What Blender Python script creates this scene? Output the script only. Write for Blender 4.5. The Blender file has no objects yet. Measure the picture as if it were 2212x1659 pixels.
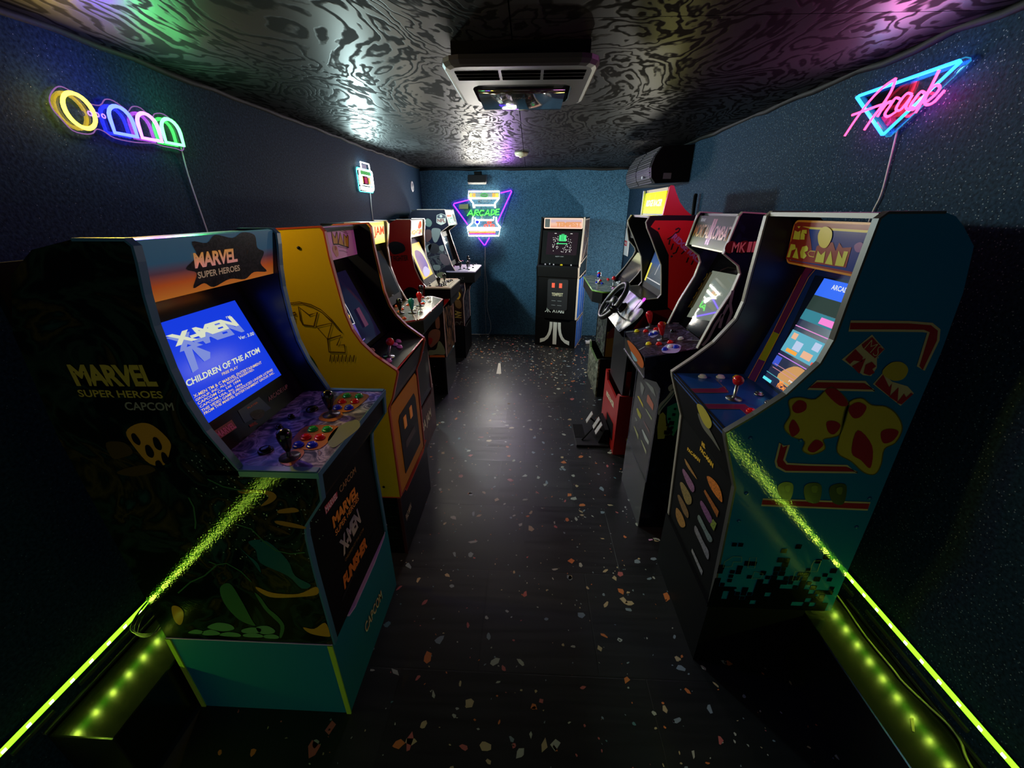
import bpy, math, random
from mathutils import Vector, Matrix
random.seed(7)
S = bpy.context.scene
COL = S.collection

# ------------------------------------------------------------------ camera, world, exposure
cam = bpy.data.cameras.new('camera')
cam.sensor_width = 36.0
cam.lens = 850.0 / 2212.0 * 36.0
cam.clip_start = 0.02
camo = bpy.data.objects.new('camera', cam)
COL.objects.link(camo)
fw = Vector((-0.0380, 0.9143, -0.4032)); rt = Vector((0.99914, 0.04183, 0.0))
fw = Vector((-0.03827, 0.91430, -0.40325)).normalized()
rt = fw.cross(Vector((0, 0, 1))).normalized(); up = rt.cross(fw)
camo.matrix_world = Matrix(((rt.x, up.x, -fw.x, 0), (rt.y, up.y, -fw.y, 0), (rt.z, up.z, -fw.z, 1.6), (0, 0, 0, 1)))
S.camera = camo
w = bpy.data.worlds.new('world'); S.world = w; w.use_nodes = True
w.node_tree.nodes['Background'].inputs[0].default_value = (0.11, 0.11, 0.125, 1)  # ambient fill added behind the camera, let in by leaving the front wall out
S.view_settings.view_transform = 'Standard'
S.view_settings.look = 'None'
S.view_settings.gamma = 1.0
S.view_settings.use_curve_mapping = False
S.view_settings.exposure = 0.6
S.cycles.use_denoising = True
S.cycles.max_bounces = 6
S.cycles.sample_clamp_indirect = 4.0

# ------------------------------------------------------------------ materials
def C(h):
    h = h.lstrip('#'); v = [int(h[i:i+2], 16) / 255 for i in (0, 2, 4)]
    return tuple(x / 12.92 if x <= .04045 else ((x + .055) / 1.055) ** 2.4 for x in v)
MATS = {}
def M(name, col, rough=.5, metal=0, spec=.5, em=None, es=1, bump=0, bs=650, coat=0):
    if name in MATS: return MATS[name]
    m = bpy.data.materials.new(name); m.use_nodes = True; MATS[name] = m
    nt = m.node_tree; b = nt.nodes['Principled BSDF']
    if isinstance(col, str): col = C(col)
    b.inputs['Base Color'].default_value = (*col, 1); b.inputs['Roughness'].default_value = rough
    b.inputs['Metallic'].default_value = metal; b.inputs['Specular IOR Level'].default_value = spec
    if coat: b.inputs['Coat Weight'].default_value = coat; b.inputs['Coat Roughness'].default_value = .03
    if em is not None:
        if isinstance(em, str): em = C(em)
        b.inputs['Emission Color'].default_value = (*em, 1); b.inputs['Emission Strength'].default_value = es
    if bump:
        n = nt.nodes.new('ShaderNodeTexNoise'); n.inputs['Scale'].default_value = bs; n.inputs['Detail'].default_value = 2
        t = nt.nodes.new('ShaderNodeTexCoord'); nt.links.new(t.outputs['Object'], n.inputs['Vector'])
        u = nt.nodes.new('ShaderNodeBump'); u.inputs['Strength'].default_value = bump; u.inputs['Distance'].default_value = .002
        nt.links.new(n.outputs[0], u.inputs['Height']); nt.links.new(u.outputs[0], b.inputs['Normal'])
    return m
def EM(name, col, s=.72):
    """a thing that gives off light"""
    return M(name, (.02, .02, .02), .7, spec=.05, em=col, es=s)
def NE(name, col, k=1.0):
    """neon: the strong channels are far brighter than the picture can show"""
    return EM(name, tuple(c * k if c > 1 else c for c in col), 1.0 if max(col) > 1 else .7)
def ART(name, stops, scale=12, detail=4, dist=1.5, rough=.3, stretch=(1, 1, 1), bump=0.06, spec=.3):
    """printed artwork: abstract patches of colour"""
    if name in MATS: return MATS[name]
    m = M(name, (.1, .1, .1), rough, bump=bump, bs=200, spec=spec); nt = m.node_tree
    t = nt.nodes.new('ShaderNodeTexCoord'); mp = nt.nodes.new('ShaderNodeMapping'); mp.inputs['Scale'].default_value = stretch
    n = nt.nodes.new('ShaderNodeTexNoise'); n.inputs['Scale'].default_value = scale
    n.inputs['Detail'].default_value = detail; n.inputs['Distortion'].default_value = dist
    r = nt.nodes.new('ShaderNodeValToRGB')
    nt.links.new(t.outputs['Object'], mp.inputs[0]); nt.links.new(mp.outputs[0], n.inputs['Vector']); nt.links.new(n.outputs[0], r.inputs[0])
    e = r.color_ramp.elements
    while len(e) < len(stops): e.new(.5)
    for k, (p, c) in zip(e, stops): k.position = p; k.color = (*C(c), 1)
    nt.links.new(r.outputs[0], nt.nodes['Principled BSDF'].inputs['Base Color'])
    return m
def GRAD(name, a, b, axis, stops, rough=.3, em=0, spec=.5):
    """print that runs through colours along one world axis between a and b"""
    if name in MATS: return MATS[name]
    m = M(name, (.1, .1, .1), rough, spec=spec); nt = m.node_tree
    g = nt.nodes.new('ShaderNodeNewGeometry'); x = nt.nodes.new('ShaderNodeSeparateXYZ'); mr = nt.nodes.new('ShaderNodeMapRange')
    mr.inputs[1].default_value = a; mr.inputs[2].default_value = b
    r = nt.nodes.new('ShaderNodeValToRGB'); e = r.color_ramp.elements
    while len(e) < len(stops): e.new(.5)
    for k, (p, c) in zip(e, stops): k.position = p; k.color = (*C(c), 1)
    nt.links.new(g.outputs['Position'], x.inputs[0]); nt.links.new(x.outputs[axis], mr.inputs[0]); nt.links.new(mr.outputs[0], r.inputs[0])
    p = nt.nodes['Principled BSDF']; nt.links.new(r.outputs[0], p.inputs['Base Color'])
    if em: nt.links.new(r.outputs[0], p.inputs['Emission Color']); p.inputs['Emission Strength'].default_value = em
    return m

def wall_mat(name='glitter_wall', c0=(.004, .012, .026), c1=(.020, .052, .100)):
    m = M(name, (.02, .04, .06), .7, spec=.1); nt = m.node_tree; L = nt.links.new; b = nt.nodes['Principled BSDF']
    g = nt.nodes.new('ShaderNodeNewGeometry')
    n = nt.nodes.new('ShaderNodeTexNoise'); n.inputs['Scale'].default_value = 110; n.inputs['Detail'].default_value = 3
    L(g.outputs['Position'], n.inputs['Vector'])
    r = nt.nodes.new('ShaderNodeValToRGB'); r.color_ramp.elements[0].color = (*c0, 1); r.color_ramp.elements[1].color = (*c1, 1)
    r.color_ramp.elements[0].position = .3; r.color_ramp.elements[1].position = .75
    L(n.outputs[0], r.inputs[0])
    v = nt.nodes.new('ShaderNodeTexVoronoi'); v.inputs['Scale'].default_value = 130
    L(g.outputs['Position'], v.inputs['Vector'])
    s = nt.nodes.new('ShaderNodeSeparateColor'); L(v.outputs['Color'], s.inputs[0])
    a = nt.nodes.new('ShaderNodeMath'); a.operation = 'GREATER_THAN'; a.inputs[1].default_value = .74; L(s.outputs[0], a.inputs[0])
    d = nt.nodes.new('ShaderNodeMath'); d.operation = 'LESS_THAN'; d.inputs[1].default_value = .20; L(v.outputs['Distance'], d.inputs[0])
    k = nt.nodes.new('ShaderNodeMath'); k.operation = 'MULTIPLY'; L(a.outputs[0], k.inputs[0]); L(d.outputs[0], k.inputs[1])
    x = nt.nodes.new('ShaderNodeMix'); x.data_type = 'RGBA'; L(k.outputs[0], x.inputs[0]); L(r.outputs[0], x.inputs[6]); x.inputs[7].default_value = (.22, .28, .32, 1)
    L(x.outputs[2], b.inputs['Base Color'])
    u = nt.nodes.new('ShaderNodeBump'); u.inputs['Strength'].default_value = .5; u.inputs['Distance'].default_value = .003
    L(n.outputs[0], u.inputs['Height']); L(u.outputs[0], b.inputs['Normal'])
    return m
def ply_mat():
    """black painted plywood: the grain stands out in the gloss"""
    m = M('painted_plywood', (.02, .02, .02), .35); nt = m.node_tree; L = nt.links.new; b = nt.nodes['Principled BSDF']
    g = nt.nodes.new('ShaderNodeNewGeometry'); mp = nt.nodes.new('ShaderNodeMapping'); mp.inputs['Scale'].default_value = (1.0, .55, 1)
    L(g.outputs['Position'], mp.inputs[0])
    n = nt.nodes.new('ShaderNodeTexNoise'); n.inputs['Scale'].default_value = 3.3; n.inputs['Detail'].default_value = 4; n.inputs['Roughness'].default_value = .5; n.inputs['Distortion'].default_value = .7
    L(mp.outputs[0], n.inputs['Vector'])
    q = nt.nodes.new('ShaderNodeMath'); q.operation = 'MULTIPLY'; q.inputs[1].default_value = 95
    n3 = nt.nodes.new('ShaderNodeTexNoise'); n3.inputs['Scale'].default_value = 14; n3.inputs['Detail'].default_value = 3; L(mp.outputs[0], n3.inputs['Vector'])
    ad = nt.nodes.new('ShaderNodeMath'); ad.operation = 'MULTIPLY_ADD'; ad.inputs[1].default_value = .085; L(n3.outputs[0], ad.inputs[0]); L(n.outputs[0], ad.inputs[2]); L(ad.outputs[0], q.inputs[0])
    f = nt.nodes.new('ShaderNodeMath'); f.operation = 'SINE'; L(q.outputs[0], f.inputs[0])
    r = nt.nodes.new('ShaderNodeValToRGB'); r.color_ramp.elements[0].position = .25; r.color_ramp.elements[1].position = .6
    h = nt.nodes.new('ShaderNodeMath'); h.operation = 'MULTIPLY_ADD'; h.inputs[1].default_value = .42; L(f.outputs[0], h.inputs[0])
    n4 = nt.nodes.new('ShaderNodeTexNoise'); n4.inputs['Scale'].default_value = 5; n4.inputs['Detail'].default_value = 5; L(g.outputs['Position'], n4.inputs['Vector'])
    n5 = nt.nodes.new('ShaderNodeMapRange'); n5.inputs[1].default_value = .3; n5.inputs[2].default_value = .7; n5.inputs[3].default_value = .36; n5.inputs[4].default_value = .72; L(n4.outputs[0], n5.inputs[0]); L(n5.outputs[0], h.inputs[2]); L(h.outputs[0], r.inputs[0])
    x = nt.nodes.new('ShaderNodeMix'); x.data_type = 'RGBA'; L(r.outputs[0], x.inputs[0]); x.inputs[6].default_value = (.0055, .0055, .006, 1); x.inputs[7].default_value = (.016, .016, .017, 1)
    L(x.outputs[2], b.inputs['Base Color'])
    y = nt.nodes.new('ShaderNodeMapRange'); L(r.outputs[0], y.inputs[0]); y.inputs[3].default_value = .65; y.inputs[4].default_value = .42
    L(y.outputs[0], b.inputs['Roughness'])
    z = nt.nodes.new('ShaderNodeMapRange'); L(r.outputs[0], z.inputs[0]); z.inputs[3].default_value = .015; z.inputs[4].default_value = .085
    L(z.outputs[0], b.inputs['Specular IOR Level'])
    u = nt.nodes.new('ShaderNodeBump'); u.inputs['Strength'].default_value = .25; u.inputs['Distance'].default_value = .002
    L(r.outputs[0], u.inputs['Height']); L(u.outputs[0], b.inputs['Normal'])
    return m
def floor_mat():
    m = M('black_vinyl', (.010, .010, .011), .3, spec=.5); nt = m.node_tree; L = nt.links.new; b = nt.nodes['Principled BSDF']
    g = nt.nodes.new('ShaderNodeNewGeometry')
    mp = nt.nodes.new('ShaderNodeMapping'); mp.inputs['Scale'].default_value = (3, 40, 1); L(g.outputs['Position'], mp.inputs[0])
    n = nt.nodes.new('ShaderNodeTexNoise'); n.inputs['Scale'].default_value = 1.0; n.inputs['Detail'].default_value = 4; L(mp.outputs[0], n.inputs['Vector'])
    y = nt.nodes.new('ShaderNodeMapRange'); L(n.outputs[0], y.inputs[0]); y.inputs[1].default_value = .3; y.inputs[2].default_value = .7; y.inputs[3].default_value = .33; y.inputs[4].default_value = .43
    k = nt.nodes.new('ShaderNodeTexBrick'); k.inputs['Scale'].default_value = 1; k.offset = .37
    k.inputs['Brick Width'].default_value = .46; k.inputs['Row Height'].default_value = .46; k.inputs['Mortar Size'].default_value = .003
    k.inputs['Color1'].default_value = (.0, .0, .0, 1); k.inputs['Color2'].default_value = (1, 1, 1, 1); L(g.outputs['Position'], k.inputs['Vector'])
    a = nt.nodes.new('ShaderNodeMath'); a.operation = 'MULTIPLY_ADD'; a.inputs[1].default_value = .07; L(k.outputs['Color'], a.inputs[0]); L(y.outputs[0], a.inputs[2])
    L(a.outputs[0], b.inputs['Roughness'])
    n2 = nt.nodes.new('ShaderNodeTexNoise'); n2.inputs['Scale'].default_value = 220; n2.inputs['Detail'].default_value = 2; L(g.outputs['Position'], n2.inputs['Vector'])
    u = nt.nodes.new('ShaderNodeBump'); u.inputs['Strength'].default_value = .12; u.inputs['Distance'].default_value = .001; L(n2.outputs[0], u.inputs['Height'])
    u2 = nt.nodes.new('ShaderNodeBump'); u2.inputs['Strength'].default_value = .4; u2.inputs['Distance'].default_value = .0015; u2.invert = True
    L(k.outputs['Fac'], u2.inputs['Height']); L(u.outputs[0], u2.inputs['Normal']); L(u2.outputs[0], b.inputs['Normal'])
    return m
def acrylic_mat():
    m = bpy.data.materials.new('clear_acrylic'); m.use_nodes = True; nt = m.node_tree; nt.nodes.clear()
    o = nt.nodes.new('ShaderNodeOutputMaterial'); t = nt.nodes.new('ShaderNodeBsdfTransparent'); g = nt.nodes.new('ShaderNodeBsdfGlossy'); g.inputs['Roughness'].default_value = .04
    f = nt.nodes.new('ShaderNodeFresnel'); f.inputs[0].default_value = 1.25; x = nt.nodes.new('ShaderNodeMixShader')
    nt.links.new(f.outputs[0], x.inputs[0]); nt.links.new(t.outputs[0], x.inputs[1]); nt.links.new(g.outputs[0], x.inputs[2]); nt.links.new(x.outputs[0], o.inputs[0])
    return m

BLK = M('black_laminate', '#09090c', .4, spec=.25, bump=.05, bs=300)
MATTE = M('matte_black', '#08080a', .6, spec=.12)
VOID = M('slot_black', (.001, .001, .001), .9, spec=0)
DKGREY = M('dark_grey_plastic', '#2a2a2e', .4)
STEEL = M('brushed_steel', '#9a9a9e', .3, 1)
WHITE = M('white_plastic', '#d8d8dc', .4)
CREAM = M('cream_print', '#e6dcb8', .4)
GOLD = M('gold_print', '#d9a833', .4)
YEL = M('yellow_print', '#e0d03a', .4)
RED = M('red_print', '#b02222', .4)
PINK = M('pink_print', '#d65a8c', .4)
GREYP = M('grey_print', '#9fa3a8', .4)
PURP = M('purple_print', '#8a5aa0', .4)
ORG = M('orange_print', '#e07a2a', .4)
BROWN = M('brown_ink', '#3a1a12', .5)
B_RED = M('red_button', '#d01515', .2); B_GRN = M('green_button', '#1fae3a', .2); B_BLU = M('blue_button', '#1a2fc0', .2)
B_YEL = M('yellow_button', '#e8d020', .2); B_WHT = M('white_button', '#dcdce6', .2); B_BLK = M('black_button', '#060608', .2)
B_PNK = M('pink_button', '#d890d0', .25); B_ORG = M('orange_button', '#e0582a', .25); B_TEAL = M('teal_knob', '#1c8c90', .2); B_CYN = M('cyan_knob', '#2fb4dc', .2)
B_DRED = M('red_knob', '#c01822', .15)
ACR = acrylic_mat()

# ------------------------------------------------------------------ geometry helpers
XF = Matrix.Identity(4)
WL = {}
def link(o, parent, wl):
    COL.objects.link(o); WL[o.name] = Vector(wl)
    if parent is not None:
        o.parent = parent; o.location = Vector(wl) - WL[parent.name]
    else: o.location = wl
def thing(name, label, cat, loc, group=None):
    o = bpy.data.objects.new(name, None); o.empty_display_size = .05
    link(o, None, XF @ Vector(loc)); o['label'] = label; o['category'] = cat
    if group: o['group'] = group
    return o
def obj(name, V, F, mat, parent=None, smooth=False, kind=None, label=None, mi=None):
    V = [XF @ Vector(v) for v in V]
    lo = Vector([min(v[i] for v in V) for i in range(3)]); hi = Vector([max(v[i] for v in V) for i in range(3)]); c = (lo + hi) / 2
    me = bpy.data.meshes.new(name); me.from_pydata([v - c for v in V], [], F); me.update()
    for m in (mat if isinstance(mat, list) else [mat]): me.materials.append(m)
    if mi: me.polygons.foreach_set('material_index', mi)
    if smooth: me.polygons.foreach_set('use_smooth', [True] * len(me.polygons))
    o = bpy.data.objects.new(name, me); link(o, parent, c)
    if kind: o['kind'] = kind
    if label: o['label'] = label
    return o
def tag(o, label, cat, group=None):
    o['label'] = label; o['category'] = cat
    if group: o['group'] = group
    return o
def area2(p): return sum(p[i-1][0] * p[i][1] - p[i][0] * p[i-1][1] for i in range(len(p)))
def prism(name, poly, a, b, mat, parent=None, axis=1, **k):
    """polygon in the two other axes, extruded along axis from a to b"""
    ix = [i for i in range(3) if i != axis]; n = len(poly)
    if (area2(poly) > 0) != (axis != 1): poly = poly[::-1]
    V = []
    for t in (a, b):
        for p in poly:
            v = [0, 0, 0]; v[axis] = t; v[ix[0]] = p[0]; v[ix[1]] = p[1]; V.append(v)
    F = [tuple(range(n))[::-1], tuple(range(n, 2 * n))] + [(i, (i + 1) % n, n + (i + 1) % n, n + i) for i in range(n)]
    if a > b: F = [f[::-1] for f in F]
    return obj(name, V, F, mat, parent, **k)
def box(name, lo, hi, mat, parent=None, bev=0, **k):
    if bev:
        b = bev; x0, y0, z0 = lo; x1, y1, z1 = hi
        def ring(z, i): return [(x0+i, y0+b, z), (x0+b, y0+i, z), (x1-b, y0+i, z), (x1-i, y0+b, z), (x1-i, y1-b, z), (x1-b, y1-i, z), (x0+b, y1-i, z), (x0+i, y1-b, z)]
        R = [ring(z0, b), ring(z0 + b, 0), ring(z1 - b, 0), ring(z1, b)]; R[0] = [(min(max(p[0], x0+b), x1-b), min(max(p[1], y0+b), y1-b), p[2]) for p in R[0]]; R[3] = [(p[0], p[1], z1) for p in R[0]]
        V = sum(R, []); F = [tuple(range(8))[::-1], tuple(range(24, 32))]
        for r in range(3): F += [(r*8+i, r*8+(i+1) % 8, r*8+8+(i+1) % 8, r*8+8+i) for i in range(8)]
        return obj(name, V, F, mat, parent, **k)
    return prism(name, [(lo[0], lo[1]), (hi[0], lo[1]), (hi[0], hi[1]), (lo[0], hi[1])], lo[2], hi[2], mat, parent, 2, **k)
def cr(pts, closed=False, n=5):
    """Catmull-Rom smoothing"""
    P = [Vector(p) for p in pts]; N = len(P); out = []
    for i in range(N if closed else N - 1):
        g = (lambda j: P[j % N]) if closed else (lambda j: P[min(max(j, 0), N - 1)])
        a, b, c, d = g(i-1), g(i), g(i+1), g(i+2)
        for s in range(n):
            t = s / n; out.append(.5 * (2*b + (c-a)*t + (2*a-5*b+4*c-d)*t*t + (3*b-a-3*c+d)*t**3))
    if not closed: out.append(P[-1])
    return out
def tube_vf(pts, r, n=6, closed=False):
    P = [Vector(p) for p in pts]; N = len(P); V = []; F = []; prev = None
    for i in range(N):
        a = P[(i - 1) % N] if (closed or i) else P[i]; b = P[(i + 1) % N] if (closed or i < N - 1) else P[i]
        t = (b - a).normalized()
        if prev is None:
            u = t.orthogonal().normalized()
        else:
            u = prev - t * prev.dot(t)
            u = u.normalized() if u.length > 1e-6 else t.orthogonal().normalized()
        prev = u; v = t.cross(u); rr = r[i] if isinstance(r, (list, tuple)) else r
        for k in range(n):
            a_ = 2 * math.pi * k / n; V.append(P[i] + (u * math.cos(a_) + v * math.sin(a_)) * rr)
    for i in range(N if closed else N - 1):
        j = (i + 1) % N
        for k in range(n): F.append((i*n+k, i*n+(k+1) % n, j*n+(k+1) % n, j*n+k))
    if not closed: F += [tuple(range(n))[::-1], tuple((N-1)*n+k for k in range(n))]
    return V, F
def tube(name, pts, r, mat, parent=None, n=6, closed=False, **k):
    V, F = tube_vf(pts, r, n, closed); return obj(name, V, F, mat, parent, smooth=True, **k)
def lathe(name, prof, org, axis, mat, parent=None, n=14, **k):
    a = Vector(axis).normalized(); u = a.orthogonal().normalized(); v = a.cross(u); o = Vector(org); V = []; F = []
    for r, h in prof:
        for i in range(n):
            t = 2 * math.pi * i / n; V.append(o + a * h + (u * math.cos(t) + v * math.sin(t)) * max(r, 1e-4))
    for j in range(len(prof) - 1):
        for i in range(n): F.append((j*n+i, j*n+(i+1) % n, j*n+n+(i+1) % n, j*n+n+i))
    F += [tuple(range(n))[::-1], tuple((len(prof)-1)*n+i for i in range(n))]
    return obj(name, V, F, mat, parent, smooth=True, **k)
class Pl:
    """a flat face: origin, right, up; points on it are (a, b) in metres"""
    def __init__(s, o, r, u):
        s.o = Vector(o); s.r = Vector(r).normalized(); s.u = Vector(u).normalized(); s.n = s.r.cross(s.u).normalized()
    def at(s, a, b, h=0): return s.o + s.r * a + s.u * b + s.n * h
def slab(name, pl, poly, t0, t1, mat, parent=None, **k):
    """polygon on a face, thick from t0 to t1 along its normal"""
    if area2(poly) < 0: poly = poly[::-1]
    n = len(poly); V = [pl.at(a, b, t0) for a, b in poly] + [pl.at(a, b, t1) for a, b in poly]
    F = [tuple(range(n))[::-1], tuple(range(n, 2*n))] + [(i, (i+1) % n, n+(i+1) % n, n+i) for i in range(n)]
    return obj(name, V, F, mat, parent, **k)
def rect(a0, b0, a1, b1): return [(a0, b0), (a1, b0), (a1, b1), (a0, b1)]
def rrect(a0, b0, a1, b1, r, n=4):
    P = []
    for cx, cy, s in ((a1-r, b0+r, -90), (a1-r, b1-r, 0), (a0+r, b1-r, 90), (a0+r, b0+r, 180)):
        for i in range(n + 1):
            t = math.radians(s + 90 * i / n); P.append((cx + r*math.cos(t), cy + r*math.sin(t)))
    return P
def decal(pl, poly, mat, parent, off=.0012, name='print', **k):
    """flat print stuck on a face"""
    if area2(poly) < 0: poly = poly[::-1]
    return obj(name, [pl.at(a, b, off) for a, b in poly], [tuple(range(len(poly)))], mat, parent, **k)
def blob(pl, poly, mat, parent, off=.0012, name='print', **k):
    return decal(pl, [(p.x, p.y) for p in cr([(a, b, 0) for a, b in poly], True, 4)], mat, parent, off, name, **k)
def ribbon(pts, w, closed=False):
    P = [Vector((a, b)) for a, b in pts]; N = len(P); L_ = []; R_ = []
    for i in range(N):
        a = P[(i-1) % N] if (closed or i) else P[i]; b = P[(i+1) % N] if (closed or i < N-1) else P[i]
        t = (b - a); t = t.normalized() if t.length > 1e-9 else Vector((1, 0)); m = Vector((-t.y, t.x))
        L_.append(P[i] + m * w / 2); R_.append(P[i] - m * w / 2)
    return L_, R_
def stroke(pl, pts, w, mat, parent, closed=False, off=.0014, name='line', **k):
    L_, R_ = ribbon(pts, w, closed); N = len(L_)
    V = [pl.at(p.x, p.y, off) for p in L_] + [pl.at(p.x, p.y, off) for p in R_]
    F = [(i, N+i, N+(i+1) % N, (i+1) % N) for i in range(N if closed else N-1)]
    return obj(name, V, F, mat, parent, **k)
def trim(prof, y0, y1, mat, parent, w=.005, name='edge_trim', axis=1):
    """moulding along an edge: prof in the (x, z) plane, y0..y1 thick"""
    L_, R_ = ribbon(prof, w); poly = [tuple(p) for p in L_] + [tuple(p) for p in R_[::-1]]
    n = len(prof); ix = [i for i in range(3) if i != axis]; V = []
    for t in (y0, y1):
        for p in poly:
            v = [0, 0, 0]; v[axis] = t; v[ix[0]], v[ix[1]] = p; V.append(v)
    N = 2*n; F = []
    for i in range(n-1):
        a, b, c, d = i, i+1, N-2-i, N-1-i
        F += [(a, b, c, d), (N+d, N+c, N+b, N+a)]
    for i in range(N): F.append((i, N+i, N+(i+1) % N, (i+1) % N))
    return obj(name, V, F, mat, parent)
TXT = []
def txt(pl, s, q, mat, parent, off=.0016, bold=.012, name='lettering', sp=1.0):
    """lettering on a face; q = lower left, lower right, upper left corner"""
    cu = bpy.data.curves.new(name, 'FONT'); cu.body = s; cu.size = 1; cu.resolution_u = 3; cu.offset = bold; cu.space_character = sp
    bl, br, tl = [Vector(p) for p in q]; d = br - bl; w_ = d.length; d.normalize(); m = Vector((-d.y, d.x)); e = tl - bl; h = abs(e.dot(m)); sh = e.dot(d) / max(h, 1e-5)
    sh = max(-.6, min(.6, sh)); cu.shear = max(-1, min(1, sh * .6)) if abs(sh) > .08 else 0
    cu.materials.append(mat); o = bpy.data.objects.new(name, cu); COL.objects.link(o)
    r = pl.r * d.x + pl.u * d.y; u = pl.r * m.x + pl.u * m.y
    TXT.append((o, parent, XF @ pl.at(bl.x, bl.y, off), XF.to_3x3() @ r, XF.to_3x3() @ u, w_, h)); return o
def fit_text():
    bpy.context.view_layer.update(); dg = bpy.context.evaluated_depsgraph_get()
    for o, parent, org, r, u, w_, h in TXT:
        bb = [Vector(c) for c in o.bound_box]; x0 = min(c.x for c in bb); x1 = max(c.x for c in bb); y0 = min(c.y for c in bb); y1 = max(c.y for c in bb)
        sx = w_ / max(x1-x0, 1e-4); sy = h / max(y1-y0, 1e-4); n = r.cross(u)
        me = bpy.data.meshes.new_from_object(o.evaluated_get(dg)); c = org + r * (x1-x0) * sx / 2 + u * (y1-y0) * sy / 2
        me.name = 'lettering'; me.transform(Matrix(((r.x*sx, u.x*sy, n.x, 0), (r.y*sx, u.y*sy, n.y, 0), (r.z*sx, u.z*sy, n.z, 0), (0, 0, 0, 1))))
        me.transform(Matrix.Translation(org - r * x0 * sx - u * y0 * sy - c))
        nm = o.name; cu = o.data; bpy.data.objects.remove(o); bpy.data.curves.remove(cu)
        o = bpy.data.objects.new('lettering', me); link(o, parent, c); o['kind'] = 'stuff'
def box3(q):  # three text corners of an upright rectangle (a0, b0, a1, b1)
    return [(q[0], q[1]), (q[2], q[1]), (q[0], q[3])]
def button(pl, a, b, mat, parent, r=.0145, name='button'):
    return lathe(name, [(r, 0), (r, .004), (r*.86, .006), (r*.78, .004), (r*.72, .010), (r*.45, .0115), (0, .0115)], pl.at(a, b), pl.n, mat, parent, 12)
def joystick(pl, a, b, mat, parent, bat=True, h=.062, tilt=(0, 0), s=1.0):
    ax = (pl.n + pl.r * tilt[0] + pl.u * tilt[1]).normalized(); o = pl.at(a, b)
    j = lathe('joystick', [(.026*s, 0), (.026*s, .003), (.008*s, .004), (.0055*s, .010), (.0055*s, h*.75)], o, ax, DKGREY if bat else STEEL, parent, 12)
    if bat: lathe('knob', [(.006*s, h*.35), (.010*s, h*.5), (.0165*s, h*.95), (.0185*s, h*1.15), (.016*s, h*1.32), (.009*s, h*1.42), (0, h*1.45)], o, ax, mat, j, 12)
    else:
        R = .0175*s; lathe('knob', [(R*math.sin(math.pi*i/8), h - R*math.cos(math.pi*i/8)) for i in range(9)], o, ax, mat, j, 14)
    return j
def lamp(name, loc, col, e, r, parent):
    l = bpy.data.lights.new(name, 'POINT'); l.color = col; l.energy = e; l.shadow_soft_size = r
    o = bpy.data.objects.new(name, l); link(o, parent, loc); return o
def throw(loc, face, col, e, sx, sy, parent):
    """what a sign throws forward into the room"""
    l = bpy.data.lights.new('sign_light', 'AREA'); l.shape = 'RECTANGLE'; l.size = sx; l.size_y = sy; l.color = col; l.energy = e
    o = bpy.data.objects.new('sign_light', l); o.rotation_mode = 'QUATERNION'; o.rotation_quaternion = Vector(face).to_track_quat('-Z', 'Y'); link(o, parent, loc); return o

# ------------------------------------------------------------------ the room
XL, XR, YE, YN, ZC = -1.345, 1.20, 5.36, -1.2, 2.07
WALL = wall_mat(); WALLB = wall_mat('brightened_blue_wall', (.018, .060, .105), (.10, .235, .40)); PLY = ply_mat(); FLO = floor_mat()  # end wall: bluer, and brightened in its colour in place of missing light
def struct(o): o['kind'] = 'structure'; return o
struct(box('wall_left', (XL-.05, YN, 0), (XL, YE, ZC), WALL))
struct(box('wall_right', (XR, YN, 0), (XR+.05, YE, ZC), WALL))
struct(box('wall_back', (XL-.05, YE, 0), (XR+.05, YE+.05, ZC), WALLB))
fl = struct(box('floor', (XL-.05, YN-.05, -.06), (XR+.05, YE+.05, 0), FLO))
ce = struct(box('ceiling', (XL-.05, YN-.05, ZC+.013), (XR+.05, YE+.05, ZC+.06), MATTE))
for x0, x1, ys in ((XL+.002, -.064, (YN, .79, 3.226, YE-.01)), (-.060, XR-.002, (YN, 1.36, 3.985, YE-.01))):
    for a, b in zip(ys, ys[1:]): box('plywood_panel', (x0, a+.0015, ZC), (x1, b-.0015, ZC+.012), PLY, ce)
# rough black edging where walls meet the ceiling
EDGE = M('edging_foam', '#060607', .7, bump=.4, bs=60)
def edging(n, pts, r):
    q = []
    for a, b in zip(pts, pts[1:]):
        a, b = Vector(a), Vector(b); k = max(2, int((b-a).length / .12))
        for i in range(k): q.append(a.lerp(b, i/k) + Vector((random.uniform(-.006, .006), 0, random.uniform(-.008, .006))))
    q.append(Vector(pts[-1])); struct(tube('trim_%d' % n, q, r, EDGE, n=6))
edging(1, [(XL+.004, YN, ZC-.004), (XL+.004, YE, ZC-.004)], .012)
edging(2, [(XR-.004, YN, ZC-.004), (XR-.004, YE, ZC-.004)], .012)
edging(3, [(XL, YE-.004, ZC-.008), (XR, YE-.004, ZC-.008)], .020)
# raised black ledges along the foot of both walls, with their skirting strips
LEDGE = M('gloss_black_ledge', '#141510', .22, bump=.06, bs=120)
struct(box('baseboard_left', (XL, .563, 0), (-1.148, 2.1, .238), LEDGE, bev=.003))
struct(box('baseboard_right', (1.012, -.6, 0), (XR, 2.2, .275), LEDGE, bev=.003))
GRN_TRIM = M('dull_trim', '#3b3d2c', .5)
for n, (x0, x1, y0, y1, z0, z1) in enumerate(((XL, XL+.006, .67, .95, .278, .290), (XL, XL+.006, .50, .60, .280, .290), (XL, XL+.010, .56, .95, .249, .256),
        (XR-.006, XR, .64, .99, .315, .326), (XR-.008, XR, .55, 1.06, .279, .288), (XR-.006, XR, 1.05, 1.10, .312, .324))):
    struct(box('trim_%d' % (n+4), (x0, y0, z0), (x1, y1, z1), GRN_TRIM))
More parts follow.
